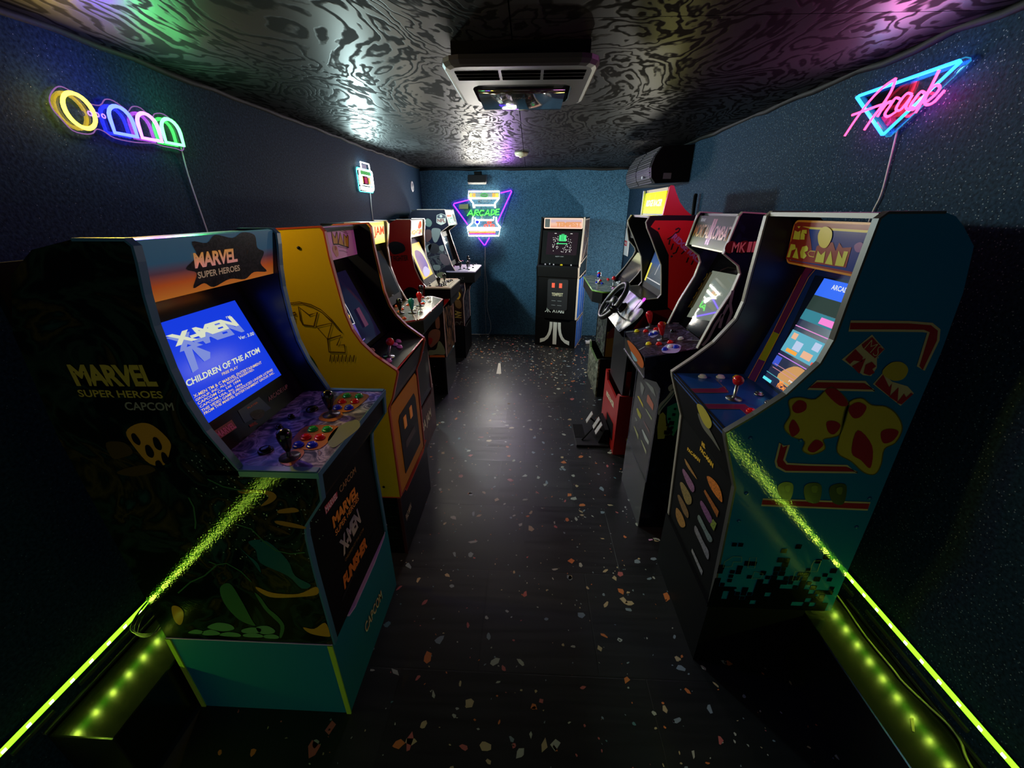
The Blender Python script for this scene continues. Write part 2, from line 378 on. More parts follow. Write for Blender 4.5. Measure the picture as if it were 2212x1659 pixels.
# terrazzo chips printed in the vinyl
CH = [M('chip_white', '#a8a79c', .4), M('chip_grey', '#7d8a92', .4), M('chip_orange', '#c8703a', .4), M('chip_pink', '#b8605c', .4), M('chip_cream', '#b59e78', .4), M('chip_teal', '#557a80', .4)]
V = []; F = []; MI = []
def chip(x, y, s, mi):
    n = random.choice((4, 5, 5, 6, 7)); rot = random.uniform(0, 6.3); asp = random.uniform(.35, .9); k = len(V)
    for i in range(n):
        t = 2*math.pi*(i + random.uniform(-.3, .3))/n; rr = s*random.uniform(.7, 1.15); a, b = rr*math.cos(t), rr*asp*math.sin(t)
        V.append((x + a*math.cos(rot) - b*math.sin(rot), y + a*math.sin(rot) + b*math.cos(rot), .0006))
    F.append(tuple(range(k, k+n))); MI.append(mi)
for _ in range(1000):
    s = random.choice((.006, .008, .010, .013, .016, .019, .023)); chip(random.uniform(-1.1, 1.1), random.uniform(.3, 5.34), s*random.uniform(.75, 1.15), random.choices(range(6), (6, 4, 3, 2, 4, 1))[0])
for _ in range(1500):
    chip(random.uniform(-1.1, 1.1), random.uniform(.3, 5.34), random.uniform(.0022, .006), random.choices(range(6), (6, 4, 2, 2, 4, 1))[0])
for _ in range(500):
    chip(random.uniform(-.9, .9), random.uniform(3.6, 5.34), random.uniform(.006, .017), random.choices(range(6), (8, 3, 1, 1, 6, 1))[0])
obj('terrazzo_chips', V, F, CH, fl, kind='stuff', mi=MI)

# ------------------------------------------------------------------ LED strips
STRIP = EM('strip_diffuser', (.42, 2.6, .03), 1.0); DIO = EM('strip_diode', (66, 90, 8), 1.0)
for nm, x, sx, z, y0, y1, ph in (('left', XL, 1, .320, -.35, 1.9, .549), ('right', XR, -1, .367, -.35, 2.1, .570)):
    t = thing('led_strip', 'lime LED strip stuck along the %s wall above the ledge' % nm, 'led strip', (x, .8, z), 'lime led strips along both walls')
    ys = [y for y in (ph + .0555*k for k in range(-17, 28)) if y0 < y < y1]
    prism('diffuser', [(x, z-.0095), (x+sx*.004, z-.0095), (x+sx*.008, z-.006), (x+sx*.008, z+.006), (x+sx*.004, z+.0095), (x, z+.0095)], y0, y1, STRIP, t)
    for dz in (-1, 1): box('spill_lip', (min(x, x+sx*.005), y0, z+dz*.0112-.0009), (max(x, x+sx*.005), y1, z+dz*.0112+.0009), MATTE, t)  # lips added to keep the strip's light off the wall
    for y in ys: box('diode', (min(x+sx*.005, x+sx*.0085), y-.005, z-.0042), (max(x+sx*.005, x+sx*.0085), y+.005, z+.0042), DIO, t)

# ------------------------------------------------------------------ side-profile helper for the cabinets
def side(prof, rear, y0, y1, mat, parent, tmat, tw=.005, name='side_panel', trim_pts=None, label=None):
    p = prism(name, prof + rear, y0, y1, mat, parent, label=label)
    if tmat: trim(trim_pts or prof, y0-.0008, y1+.0008, tmat, p, tw)
    return p
GL = 'arcade cabinets along the left wall'; GR = 'arcade cabinets along the right wall'
# ------------------------------------------------------------------ nearest cabinet on the left (dark, blue trim, lit blue title screen)
L1s=Pl((0,.768,0),(1,0,0),(0,0,1))
L1f=Pl((-.588,0,0),(0,1,0),(0,0,1))
L1b=Pl((-.594,0,0),(0,1,0),(0,0,1))
L1m=Pl((-.800,0,1.420),(0,1,0),(.028,0,.125))
L1x=Pl((-.817,0,1.100),(0,1,0),(-.086,0,.244))
L1z=Pl((-.785,0,1.017),(0,1,0),(-.032,0,.083))
L1d=Pl((0,0,1.0165),(0,1,0),(-1,0,0))
SIDE1 = ART('dark_space_print', ((.0, '#060a08'), (.44, '#080f0a'), (.49, '#1c3022'), (.53, '#0a120c'), (.58, '#3c3414'), (.62, '#0c140e'), (.67, '#1c3c34'), (.73, '#0c100a')), 4.5, 4, 1.6, .05, bump=.10)
TRB = M('slate_blue_trim', '#3f6f86', .35)
t = thing('arcade_cabinet', 'dark blue-edged arcade cabinet with a lit blue title screen, nearest on the left', 'arcade cabinet', (-.86, 1.02, 0), GL)
fr = [(-.880, 1.549), (-.775, 1.549), (-.763, 1.537), (-.766, 1.508), (-.777, 1.444), (-.783, 1.378), (-.7815, 1.281), (-.773, 1.200), (-.752, 1.125), (-.709, 1.030), (-.703, 1.017), (-.508, 1.017), (-.508, 1.000), (-.513, .929), (-.574, .842), (-.580, .80), (-.584, .678), (-.584, .367)]
re = [(-1.125, .367), (-1.125, 1.10), (-1.10, 1.36), (-1.04, 1.48), (-.97, 1.53)]
sp = side(fr, re, .768, .785, SIDE1, t, TRB, .006); side(fr, re, 1.237, 1.254, SIDE1, t, TRB, .006)
for y0, y1 in ((.785, .7865), (1.2355, 1.237)): prism('inner_lining', [(a-.006, b-.003) for a, b in fr[:10]] + [(-.72, 1.017), (-1.115, 1.017), (-1.08, 1.36), (-1.02, 1.48), (-.96, 1.53)], y0, y1, M('navy_lining', '#0c1226', .3), t)
box('top_panel', (-.90, .785, 1.53), (-.785, 1.237, 1.545), MATTE, t)
box('back_panel', (-1.12, .785, .37), (-1.105, 1.237, 1.50), MATTE, t)
MQ1 = GRAD('sunset_marquee', 1.42, 1.545, 2, ((0, '#f0963a'), (.25, '#d8682c'), (.45, '#6a4a58'), (.62, '#3c6c88'), (1, '#447088')), .25, em=.14)
q = slab('marquee', L1m, rect(.785, 0, 1.237, .130), -.012, 0, MQ1, t)
ART1 = ART('dark_figure_print', ((0, '#15181c'), (.45, '#23272c'), (.55, '#3c3f42'), (.63, '#1b1d22'), (.75, '#4c3520')), 40, 4, 2, .3)
blob(L1m, [(.915, .012), (.93, .045), (.90, .06), (.935, .085), (.925, .118), (.97, .112), (1.0, .129), (1.06, .118), (1.10, .13), (1.15, .12), (1.16, .085), (1.19, .07), (1.172, .04), (1.20, .012), (1.14, .018), (1.10, .004), (1.04, .014), (.98, .003), (.95, .018)], ART1, q)
MVP = GRAD('marquee_letter_print', 1.47, 1.53, 2, ((0, '#e8a0a0'), (.6, '#e0a050'), (1, '#d08a30')), .35, em=.22)
txt(L1m, 'MARVEL', [(0.923,0.057),(1.072,0.056),(0.920,0.093)], MVP, q, .003, .035, sp=.92)
txt(L1m, 'SUPER HEROES', [(0.930,0.032),(1.079,0.031),(0.927,0.048)], M('pale_tan_print', '#c0a888', .4, em='#c0a888', es=.16), q, .003, .02)
SCR1 = M('blue_title_screen', (.004, .004, .01), .15, spec=.15, em=(.006, .036, .60), es=.80)
bz = slab('screen_bezel', L1x, rect(.785, -.075, 1.237, .330), -.02, -.004, M('bezel_print', '#0a0f1e', .2), t)
s1 = slab('screen', L1x, rect(.832, .0, 1.176, .262), -.003, .0005, SCR1, t)
TW = EM('screen_white', (.62, .66, .50)); TY = EM('screen_cream', (.75, .55, .22)); TB = EM('screen_pale_blue', (.18, .24, .62)); TR_ = EM('screen_red', (.75, .03, .02))
txt(L1x, 'X-MEN', [(0.893,0.184),(1.139,0.169),(0.882,0.226)], TB, s1, .0015, .055, sp=.9)
txt(L1x, 'X-MEN', [(0.896,0.199),(1.132,0.191),(0.890,0.230)], TW, s1, .0022, .05, sp=.9)
sh = [(0.928,0.188),(0.900,0.126),(0.967,0.134),(0.939,0.189)]
decal(L1x, [(0.919,0.188),(0.900,0.126),(0.922,0.129),(0.941,0.180),(0.950,0.139),(0.972,0.140),(0.984,0.154),(0.948,0.188)], TB, s1, .0017)
decal(L1x, [(0.882,0.249),(0.894,0.247),(0.890,0.230),(0.872,0.222)], TR_, s1, .0015)
txt(L1x, 'CHILDREN OF THE ATOM', [(0.865,0.101),(1.152,0.094),(0.872,0.117)], TW, s1, .002, .03)
for s_, a in (('Ver. 3.00', '1645,1085 1770,1035 1640,1060'), ):
    pass
txt(L1x, 'Ver. 3.00', [(1.103,0.152),(1.169,0.148),(1.107,0.162)], TW, s1)
txt(L1x, 'TM', [(1.103,0.220),(1.123,0.220),(1.106,0.226)], TW, s1)
txt(L1x, 'FREE PLAY', [(0.973,0.086),(1.038,0.083),(0.976,0.093)], TY, s1)
txt(L1x, 'X-MEN TM & C MARVEL ENTERTAINMENT', [(0.861,0.070),(1.129,0.062),(0.863,0.078)], TY, s1)
txt(L1x, 'GROUP, INC. ALL RIGHTS RESERVED.', [(0.860,0.060),(1.085,0.055),(0.862,0.067)], TY, s1)
txt(L1x, 'CAPCOM Co., Ltd. 1994', [(0.859,0.050),(1.017,0.047),(0.862,0.058)], TY, s1)
txt(L1x, 'CAPCOM USA, Inc. 1994', [(0.858,0.041),(1.014,0.036),(0.860,0.048)], TY, s1)
txt(L1x, 'THIS VIDEO GAME IS PRODUCED UNDER LICENSE', [(0.856,0.031),(1.154,0.026),(0.859,0.038)], TY, s1)
txt(L1x, 'FROM THE MARVEL ENTERTAINMENT GROUP, INC.', [(0.856,0.021),(1.151,0.015),(0.858,0.029)], TY, s1)
lb = slab('lower_bezel', L1z, rect(.785, 0, 1.237, .088), -.012, 0, M('lower_bezel_print', '#120c16', .15), t)
q = [(0.837,0.049),(0.912,0.037),(0.849,0.055),(0.915,0.061)]
decal(L1z, [(0.847,0.065),(0.914,0.063),(0.912,0.037),(0.845,0.040)], M('dark_pink_print', '#8a2040', .3), lb)
txt(L1z, 'MARVEL', [(0.847,0.042),(0.911,0.039),(0.846,0.060)], PINK, lb, .002, .03)
txt(L1z, 'ARCADE1UP', [(1.063,0.043),(1.171,0.042),(1.070,0.056)], M('dim_rose_print', '#8a5060', .4), lb)
decal(L1z, [(0.948,0.073),(1.041,0.072),(1.055,0.023),(0.942,0.034)], M('instruction_card', '#27425e', .25), lb)
blob(L1z, [(0.976,0.047),(1.006,0.045),(1.026,0.030),(1.009,0.018),(0.978,0.025)], ART1, lb, .002)
txt(L1z, 'PLAYER', [(0.980,0.061),(1.024,0.059),(0.980,0.066)], ORG, lb, .002)
txt(L1z, 'MARVEL', [(0.948,0.015),(0.977,0.011),(0.950,0.024)], RED, lb, .002)
DECK1 = ART('stormy_deck_print', ((0, '#2a2c3c'), (.42, '#44486a'), (.5, '#7c7c9c'), (.56, '#b0acd0'), (.62, '#54547c'), (.75, '#a89098')), 16, 5, 1.5, .22)
dk = box('control_deck', (-.790, .768, 1.001), (-.506, 1.254, 1.0160), DECK1, t)
TEAL1 = M('teal_trim', '#3f8c86', .35)
box('edge_trim', (-.506, .767, 1.0005), (-.503, 1.255, 1.0168), TRB, dk); box('edge_trim', (-.703, .7655, 1.0005), (-.5035, .768, 1.0168), TEAL1, dk)
OR1 = M('rusty_print', '#a8683a', .3); 
for p in ([(0.985,0.650),(0.994,0.569),(0.971,0.550),(0.871,0.551),(0.873,0.629),(0.892,0.645)], [(1.219,0.642),(1.211,0.553),(1.164,0.542),(1.084,0.562),(1.095,0.626)]):
    blob(L1d, p, OR1, dk, .001)
for p in ([(0.844,0.639),(0.869,0.605),(0.846,0.581),(0.793,0.586),(0.808,0.623)], [(1.074,0.639),(1.082,0.594),(1.056,0.570),(1.018,0.584),(1.028,0.632)]):
    blob(L1d, p, OR1, dk, .001)
blob(L1d, [(0.983,0.555),(1.033,0.522),(0.991,0.490),(0.919,0.503),(0.877,0.518),(0.917,0.551)], M('sage_print', '#6f7f74', .3), dk, .001)
for m, p in ((B_GRN, [(0.966,0.619),(0.967,0.577),(1.192,0.616),(1.190,0.573)]), (B_RED, [(0.922,0.616),(0.923,0.577),(1.148,0.614),(1.150,0.572)]),
             (B_BLU, [(0.883,0.616),(0.884,0.579),(1.104,0.610),(1.105,0.572)]), (B_BLK, [(0.973,0.722),(1.037,0.723)])):
    for a, b in p: button(L1d, a, b, m, t, .0145 if m is not B_BLK else .010)
for a, b in [(0.855,0.689),(1.091,0.685)]: button(L1d, a, b, B_BLK, t, .019)
for a, b in [(0.829,0.609),(1.060,0.608)]: joystick(L1d, a, b, B_BLK, t, True, .058)
# fascia, slanted underside and front
prism('fascia', [(-.512, 1.0), (-.516, .930), (-.528, .930), (-.524, 1.0)], .785, 1.237, BLK, t)
prism('under_panel', [(-.516, .930), (-.578, .842), (-.590, .842), (-.528, .930)], .785, 1.237, BLK, t)
fp = box('front_panel', (-.600, .785, .36), (-.588, 1.237, .842), BLK, t)
K = '680,1000,.1808'
txt(L1f, 'CAPCOM', [(0.979,0.778),(1.101,0.771),(0.976,0.802)], M('bronze_print', '#a08050', .4), fp, bold=.01)
decal(L1f, [(0.885,0.806),(0.965,0.798),(0.960,0.778),(0.884,0.778)], M('badge_red', '#b84a56', .4), fp)
txt(L1f, 'MARVEL', [(0.885,0.781),(0.959,0.779),(0.888,0.803)], M('badge_white', '#e4c8c8', .4), fp, .002, .03)
MG = GRAD('flame_letter_print', .55, .72, 2, ((0, '#e0b060'), (1, '#e09030')), .4)
txt(L1f, 'MARVEL', [(0.904,0.704),(1.084,0.688),(0.909,0.746)], MG, fp, .002, .045, sp=.9)
txt(L1f, 'SUPER HEROES', [(0.906,0.672),(1.083,0.666),(0.906,0.693)], MG, fp, .002, .015)
SIL = GRAD('silver_letter_print', .48, .64, 2, ((0, '#707480'), (.5, '#c8c0a0'), (1, '#8a8c94')), .35)
txt(L1f, 'X-MEN', [(0.918,0.571),(1.069,0.580),(0.903,0.638)], SIL, fp, .002, .05, sp=.9)
txt(L1f, 'CHILDREN OF THE ATOM', [(0.923,0.544),(1.075,0.534),(0.922,0.556)], M('dim_gold', '#8a6a30', .4), fp, .002, .01)
txt(L1f, 'PUNISHER', [(0.885,0.461),(1.077,0.451),(0.898,0.513)], ORG, fp, .002, .06, sp=.9)
decal(L1f, [(0.858,0.440),(1.178,0.457),(1.145,0.454),(0.868,0.454)], M('faint_stripe', '#1f1a20', .3), fp)
# riser
RG = M('teal_riser', '#0e6f86', .45, bump=.04); RS = M('lilac_edge', '#c8a8dc', .4)
box('riser_side', (-1.125, .768, 0), (-.606, .784, .365), RG, t); box('riser_side', (-1.125, 1.265, 0), (-.606, 1.281, .365), RG, t)
wav = [(.768, 0), (1.281, 0), (1.281, .365), (1.262, .362), (1.235, .338), (1.12, .322), (.93, .322), (.885, .338), (.872, .356), (.768, .365)]
rf = prism('riser_front', wav, -.606, -.594, RG, t, axis=0)
trim(wav[2:], -.6115, -.5915, RS, rf, .006, axis=0)
box('edge_trim', (-1.125, .766, .364), (-.594, .785, .3675), RS, t)
LIME = M('lime_corner_trim', '#a8c83c', .4)
box('corner_trim', (-.606, .764, .0), (-.591, .7685, .362), LIME, t); box('corner_trim', (-1.127, .764, .0), (-1.112, .7685, .362), LIME, t)
txt(L1b, 'CAPCOM', [(0.954,0.136),(1.125,0.113),(0.946,0.185)], M('amber_outline', '#b06a3a', .4), rf, .002, .05, sp=1.1)
txt(L1b, 'CAPCOM', [(0.954,0.136),(1.125,0.113),(0.946,0.185)], CREAM, rf, .003, .005, sp=1.1)
# side lettering and artwork
LY = M('side_letter_yellow', '#b8a438', .3, bump=.15); LGY = M('side_letter_grey', '#8a8a70', .3)
txt(L1s, 'MARVEL', [(-1.011,1.239),(-0.820,1.241),(-1.008,1.291)], LY, sp, .002, .045, sp=.9)
txt(L1s, 'SUPER HEROES', [(-1.017,1.212),(-0.819,1.212),(-1.015,1.230)], LY, sp, .002, .02)
txt(L1s, 'CAPCOM', [(-0.919,1.180),(-0.802,1.181),(-0.914,1.201)], LGY, sp, .002, .02)
SG = M('side_gold_print', '#a8782a', .06, bump=.10, bs=170); SO = M('side_ochre_print', '#c08a2a', .06, bump=.10, bs=170); SGR = M('side_green_print', '#3e6a3c', .06, bump=.10, bs=170)
STL = M('side_teal_print', '#1f5a54', .06, bump=.10, bs=170); SDK = M('side_dark_print', '#0a100c', .05, bump=.10, bs=170); SRK = M('side_rock_print', '#5c8a5a', .07, bump=.10, bs=170)
SBR = M('side_brown_print', '#4a3a14', .06, bump=.10, bs=170)
def A(p, m, o=.0012): return blob(L1s, p, m, sp, o)
A([(-0.946,1.120),(-0.906,1.145),(-0.872,1.140),(-0.847,1.098),(-0.859,1.066),(-0.886,1.029),(-0.922,1.032),(-0.941,1.076)], SO)
for p in ([(-0.935,1.114),(-0.925,1.117),(-0.920,1.096),(-0.927,1.085),(-0.937,1.095)], [(-0.913,1.083),(-0.902,1.085),(-0.898,1.065),(-0.907,1.050),(-0.918,1.058)], [(-0.885,1.106),(-0.874,1.106),(-0.871,1.084),(-0.879,1.072),(-0.889,1.081)], [(-0.880,1.064),(-0.871,1.064),(-0.867,1.043),(-0.875,1.030),(-0.885,1.039)], [(-0.905,1.037),(-0.893,1.042),(-0.889,1.023),(-0.896,1.009),(-0.908,1.015)]): A(p, SDK, .0020)
A([(-1.009,1.089),(-0.963,1.091),(-0.952,1.063),(-0.984,1.048),(-1.011,1.045)], SBR); A([(-1.016,1.005),(-0.975,1.020),(-0.932,1.028),(-0.915,1.012),(-0.969,0.993),(-1.009,0.996)], SBR)
A([(-0.718,0.959),(-0.645,0.959),(-0.625,0.943),(-0.643,0.922),(-0.675,0.909),(-0.647,0.937),(-0.663,0.951),(-0.709,0.947)], SG)
A([(-0.630,0.898),(-0.589,0.907),(-0.580,0.894),(-0.631,0.887)], SG); A([(-0.650,0.861),(-0.617,0.859),(-0.574,0.845),(-0.580,0.837),(-0.640,0.848)], SG); A([(-0.670,0.847),(-0.639,0.834),(-0.619,0.814),(-0.654,0.828)], SBR)
A([(-0.741,0.786),(-0.689,0.789),(-0.649,0.722),(-0.641,0.663),(-0.603,0.628),(-0.633,0.613),(-0.663,0.662),(-0.728,0.707),(-0.729,0.753)], STL); A([(-0.771,0.760),(-0.756,0.735),(-0.737,0.706),(-0.738,0.670),(-0.752,0.717)], STL)
A([(-0.767,0.613),(-0.722,0.590),(-0.648,0.590),(-0.591,0.622),(-0.587,0.597),(-0.617,0.582),(-0.722,0.570),(-0.759,0.588)], SO); A([(-0.778,0.587),(-0.765,0.568),(-0.753,0.522),(-0.733,0.489),(-0.723,0.447),(-0.743,0.396),(-0.751,0.395),(-0.736,0.447),(-0.749,0.481),(-0.767,0.521)], SGR)
A([(-0.666,0.444),(-0.633,0.439),(-0.593,0.469),(-0.588,0.420),(-0.596,0.405),(-0.648,0.416)], SO); A([(-1.054,0.512),(-1.033,0.516),(-1.024,0.493),(-1.041,0.450),(-1.058,0.431),(-1.067,0.455)], SO)
A([(-0.877,0.601),(-0.842,0.622),(-0.828,0.558),(-0.819,0.470),(-0.817,0.442),(-0.859,0.468),(-0.883,0.535)], SGR)
for p in ([(-1.043,0.395),(-1.015,0.412),(-0.992,0.406),(-1.001,0.393)], [(-0.995,0.402),(-0.964,0.415),(-0.942,0.405),(-0.941,0.393),(-0.993,0.387)], [(-0.969,0.429),(-0.933,0.449),(-0.895,0.444),(-0.887,0.423),(-0.925,0.410),(-0.962,0.418)], [(-0.945,0.394),(-0.911,0.407),(-0.878,0.402),(-0.880,0.387),(-0.932,0.387)], [(-0.863,0.421),(-0.829,0.434),(-0.801,0.428),(-0.816,0.409),(-0.862,0.407)], [(-0.864,0.399),(-0.831,0.408),(-0.804,0.399),(-0.812,0.388),(-0.862,0.388)], [(-0.814,0.435),(-0.778,0.444),(-0.758,0.424),(-0.772,0.408),(-0.807,0.406)], [(-0.799,0.399),(-0.768,0.405),(-0.753,0.395),(-0.763,0.385),(-0.798,0.386)]): A(p, SRK)
for p in ([(-0.858,0.930),(-0.855,0.899),(-0.867,0.847),(-0.876,0.825)], [(-0.876,0.706),(-0.857,0.695),(-0.827,0.702),(-0.795,0.673),(-0.775,0.631)], [(-0.857,0.695),(-0.907,0.650),(-0.958,0.622),(-1.012,0.574)], [(-0.789,0.990),(-0.756,0.968),(-0.703,0.955)], [(-0.759,0.846),(-0.721,0.831),(-0.698,0.788),(-0.672,0.756),(-0.635,0.746),(-0.594,0.753)]):
    stroke(L1s, p, .004, SGR, sp)
r_ = random.Random(3); STA = M('star_print', '#8a9a86', .3); V = []; F = []
for _ in range(210):
    a = r_.uniform(-.83, -.52); z = r_.uniform(.72, 1.10)
    if z > 1.0 and a > -.7 - (z-1.0)*.5: continue
    if z < .80 and a > -.585: continue
    s = r_.uniform(.0008, .0026); k = len(V); V += [(a-s, .7668, z), (a, .7668, z-s), (a+s, .7668, z), (a, .7668, z+s)]; F.append((k, k+1, k+2, k+3))
obj('star_print', V, F, STA, sp, kind='stuff')

# ------------------------------------------------------------------ second on the left (yellow sides)
L2s=Pl((0,1.466,0),(1,0,0),(0,0,1))
L2f=Pl((-.590,0,0),(0,1,0),(0,0,1))
L2b=Pl((-.593,0,0),(0,1,0),(0,0,1))
L2m=Pl((-.806,0,1.413),(0,1,0),(-.002,0,.128))
L2d=Pl((-.535,0,1.006),(0,1,0),(-.150,0,.032))
L2x=Pl((-.700,0,1.045),(0,1,0),(-.150,0,.36))
YS = M('yellow_side', '#dcb61c', .38, bump=.05); ORT = M('red_orange_trim', '#b0422a', .35); DK2 = M('dark_inner', '#0a080c', .6, spec=.1)
t = thing('arcade_cabinet', 'yellow-sided arcade cabinet with a pink marquee and an orange coin-door front', 'arcade cabinet', (-.86, 1.70, 0), GL)
fr = [(-.905, 1.540), (-.742, 1.548), (-.730, 1.532), (-.727, 1.444), (-.717, 1.348), (-.705, 1.238), (-.688, 1.172), (-.660, 1.120), (-.614, 1.067), (-.533, 1.004), (-.530, .991), (-.564, .879), (-.588, .829), (-.590, .358)]
re = [(-1.125, .358), (-1.125, 1.2), (-1.08, 1.46), (-1.0, 1.525)]
p0 = side(fr, re, 1.466, 1.482, YS, t, ORT, .006); side(fr, re, 1.914, 1.930, YS, t, ORT, .006)
for y0, y1 in ((1.482, 1.484), (1.912, 1.914)): prism('inner_lining', [(a-.006, b-.003) for a, b in fr] + [(a+.006, max(b-.01, .37)) for a, b in re], y0, y1, DK2, t)
box('top_panel', (-.92, 1.484, 1.525), (-.78, 1.912, 1.538), BLK, t); box('back_panel', (-1.12, 1.484, .37), (-1.105, 1.912, 1.45), MATTE, t)
mq = slab('marquee', L2m, rect(1.484, 0, 1.905, .128), -.01, 0, M('pink_marquee', '#f0b4ec', .4), t)
for p in ([(1.685,0.110),(1.682,0.064),(1.683,0.059),(1.723,0.058),(1.734,0.103),(1.729,0.105),(1.708,0.083)], [(1.762,0.102),(1.726,0.058),(1.776,0.047)], [(1.793,0.094),(1.776,0.047),(1.820,0.037),(1.836,0.082),(1.829,0.090),(1.817,0.078)]):
    decal(L2m, p, GOLD, mq, .001); stroke(L2m, p, .004, BROWN, mq, True, .0016)
stroke(L2m, [(1.683,0.060),(1.728,0.057),(1.770,0.047),(1.820,0.036)], .005, BROWN, mq, off=.002)
for p in ([(1.752,0.112),(1.794,0.102),(1.838,0.093)], [(1.719,0.049),(1.767,0.040),(1.811,0.031)], [(1.720,0.032),(1.761,0.027),(1.798,0.017)], [(1.778,0.112),(1.809,0.106),(1.827,0.101)]): stroke(L2m, p, .0018, BROWN, mq)
blob(L2m, [(1.677,0.054),(1.702,0.053),(1.711,0.038),(1.710,0.015),(1.689,0.010),(1.674,0.024),(1.666,0.042)], M('peach_print', '#d8a080', .4), mq); blob(L2m, [(1.688,0.050),(1.700,0.051),(1.702,0.040),(1.688,0.036)], RED, mq, .002)
prism('screen_bezel', [(-.712, 1.025), (-.862, 1.40), (-.88, 1.40), (-.732, 1.025)], 1.484, 1.912, MATTE, t)
s2 = slab('screen', L2x, rect(1.50, .02, 1.80, .335), -.003, .001, M('dark_game_screen', '#030305', .08, em=(.004, .003, .012), es=1), t)
SP = EM('screen_violet', (.16, .10, .42)); SWH = EM('screen_soft_white', (.7, .7, .75)); SYL = EM('screen_amber', (.8, .5, .08))
for p in ([(1.620,0.220),(1.636,0.211),(1.635,0.175),(1.624,0.120),(1.593,0.124),(1.556,0.130)], ): stroke(L2x, p, .004, SWH, s2)
for p in ([(1.655,0.288),(1.658,0.272)], [(1.579,0.041),(1.634,0.044)], [(1.648,0.264),(1.629,0.223)], [(1.646,0.254),(1.631,0.217)]): stroke(L2x, p, .004, SP, s2)
decal(L2x, [(1.584,0.121),(1.621,0.118),(1.609,0.050),(1.570,0.052)], SP, s2, .001)
blob(L2x, [(1.591,0.173),(1.615,0.172),(1.608,0.153),(1.582,0.150)], SWH, s2, .002); decal(L2x, [(1.593,0.163),(1.618,0.161),(1.610,0.148),(1.585,0.148)], SYL, s2, .003)
slab('instruction_card', L2x, [(1.689,0.169),(1.723,0.169),(1.720,0.084),(1.679,0.083)], .006, .0075, M('pink_card', '#b070b0', .35), t)
dk = prism('control_deck', [(-.533, 1.005), (-.700, 1.0405), (-.700, 1.022), (-.545, .985)], 1.482, 1.914, M('smoky_deck', '#151218', .25, bump=.05), t)
tube('edge_trim', [(-.535, 1.484, 1.003), (-.535, 1.912, 1.003)], .0045, M('bright_red_trim', '#d2452c', .35), dk)
for m, p in ((B_PNK, [(1.733,0.086),(1.784,0.087),(1.717,0.061),(1.537,0.053)]), (M('peach_button', '#e0a890', .25), [(1.610,0.152)])):
    for a, b in p: button(L2d, a, b, m, t)
for a, b in [(1.589,0.069)]: joystick(L2d, a, b, B_DRED, t, False, .068)
prism('under_panel', [(-.535, .988), (-.568, .879), (-.590, .829), (-.600, .829), (-.575, .885), (-.545, .985)], 1.484, 1.912, BLK, t)
OF = M('orange_front', '#c88a1e', .4); fp = box('front_panel', (-.602, 1.482, .355), (-.590, 1.914, .829), DK2, t)
o = [(1.498,0.844),(1.876,0.831),(1.931,0.367),(1.466,0.424)]
pl_ = slab('coin_door_surround', L2f, [(1.484, .365), (1.895, .365), (1.900, .80), (1.880, .822), (1.50, .822), (1.484, .80)], 0, .003, OF, fp)
cd = slab('coin_door', L2f, [(1.56, .425), (1.84, .425), (1.84, .700), (1.82, .735), (1.58, .735), (1.56, .715)], .003, .006, M('coin_door_black', '#141214', .35), fp)
for a in (1.62, 1.72): slab('coin_slot', L2f, rect(a, .64, a+.035, .70), .006, .009, M('amber_slot', '#d07a30', .35, em=(.3, .1, .02), es=.18), cd)
decal(L2f, rect(1.61, .535, 1.77, .575), M('faint_label', '#55504a', .4), cd, .007)
DR2 = ART('dark_maze_print', ((0, '#07090c'), (.5, '#0a0e12'), (.55, '#1c2a2a'), (.6, '#0a0c10'), (1, '#0e1216')), 14, 3, 2, .3)
box('riser_side', (-1.125, 1.466, 0), (-.603, 1.482, .355), DR2, t); box('riser_side', (-1.125, 1.960, 0), (-.603, 1.976, .355), DR2, t)
wav = [(1.466, 0), (1.976, 0), (1.976, .355), (1.94, .345), (1.90, .322), (1.56, .322), (1.545, .345), (1.466, .355)]
rf = prism('riser_front', wav, -.603, -.593, DR2, t, axis=0); trim(wav[2:], -.605, -.591, ORT, rf, .007, axis=0)
box('edge_trim', (-1.125, 1.4645, .353), (-.593, 1.484, .358), ORT, t); box('corner_trim', (-.606, 1.463, 0), (-.591, 1.467, .352), M('maroon_trim', '#4a2026', .4), t)
for z in (.10, .17, .24, .31): stroke(L2s, [(-1.1, z), (-.62, z)], .003, M('teal_ink', '#1c3a3c', .4), t)
txt(L2b, 'PAC-MAN', [(1.505,0.176),(1.593,0.183),(1.503,0.215)], CREAM, rf, .002)
INK = M('brown_outline', '#4a2f0c', .5)
SK = lambda p, w=.006, c=False: stroke(L2s, p, w, INK, p0, c)
SK([(-0.881,1.263),(-0.846,1.230),(-0.811,1.242),(-0.836,1.186),(-0.879,1.192),(-0.884,1.210)], .006, True); SK([(-0.827,1.185),(-0.762,1.200),(-0.792,1.134)], .006, True)
SK([(-0.792,1.134),(-0.735,1.151),(-0.759,1.109),(-0.728,1.112),(-0.730,1.079),(-0.796,1.081)], .006, True)
SK([(-0.942,1.266),(-0.908,1.277),(-0.873,1.281),(-0.831,1.272),(-0.796,1.253),(-0.763,1.216),(-0.743,1.185),(-0.729,1.160)], .003); SK([(-0.908,1.272),(-0.865,1.275),(-0.825,1.261),(-0.794,1.242),(-0.762,1.203)], .003); SK([(-0.787,1.233),(-0.764,1.211),(-0.744,1.176),(-0.731,1.163)], .003)
SK([(-0.941,1.251),(-0.939,1.221),(-0.904,1.221),(-0.911,1.199),(-0.931,1.178),(-0.946,1.192)], .005); SK([(-0.918,1.236),(-0.899,1.241),(-0.897,1.230),(-0.913,1.230)], .005, True)
for k in range(7): SK([(p[0]+.016*k, p[1]) for p in [(-0.791,1.069),(-0.801,1.040)]], .004)
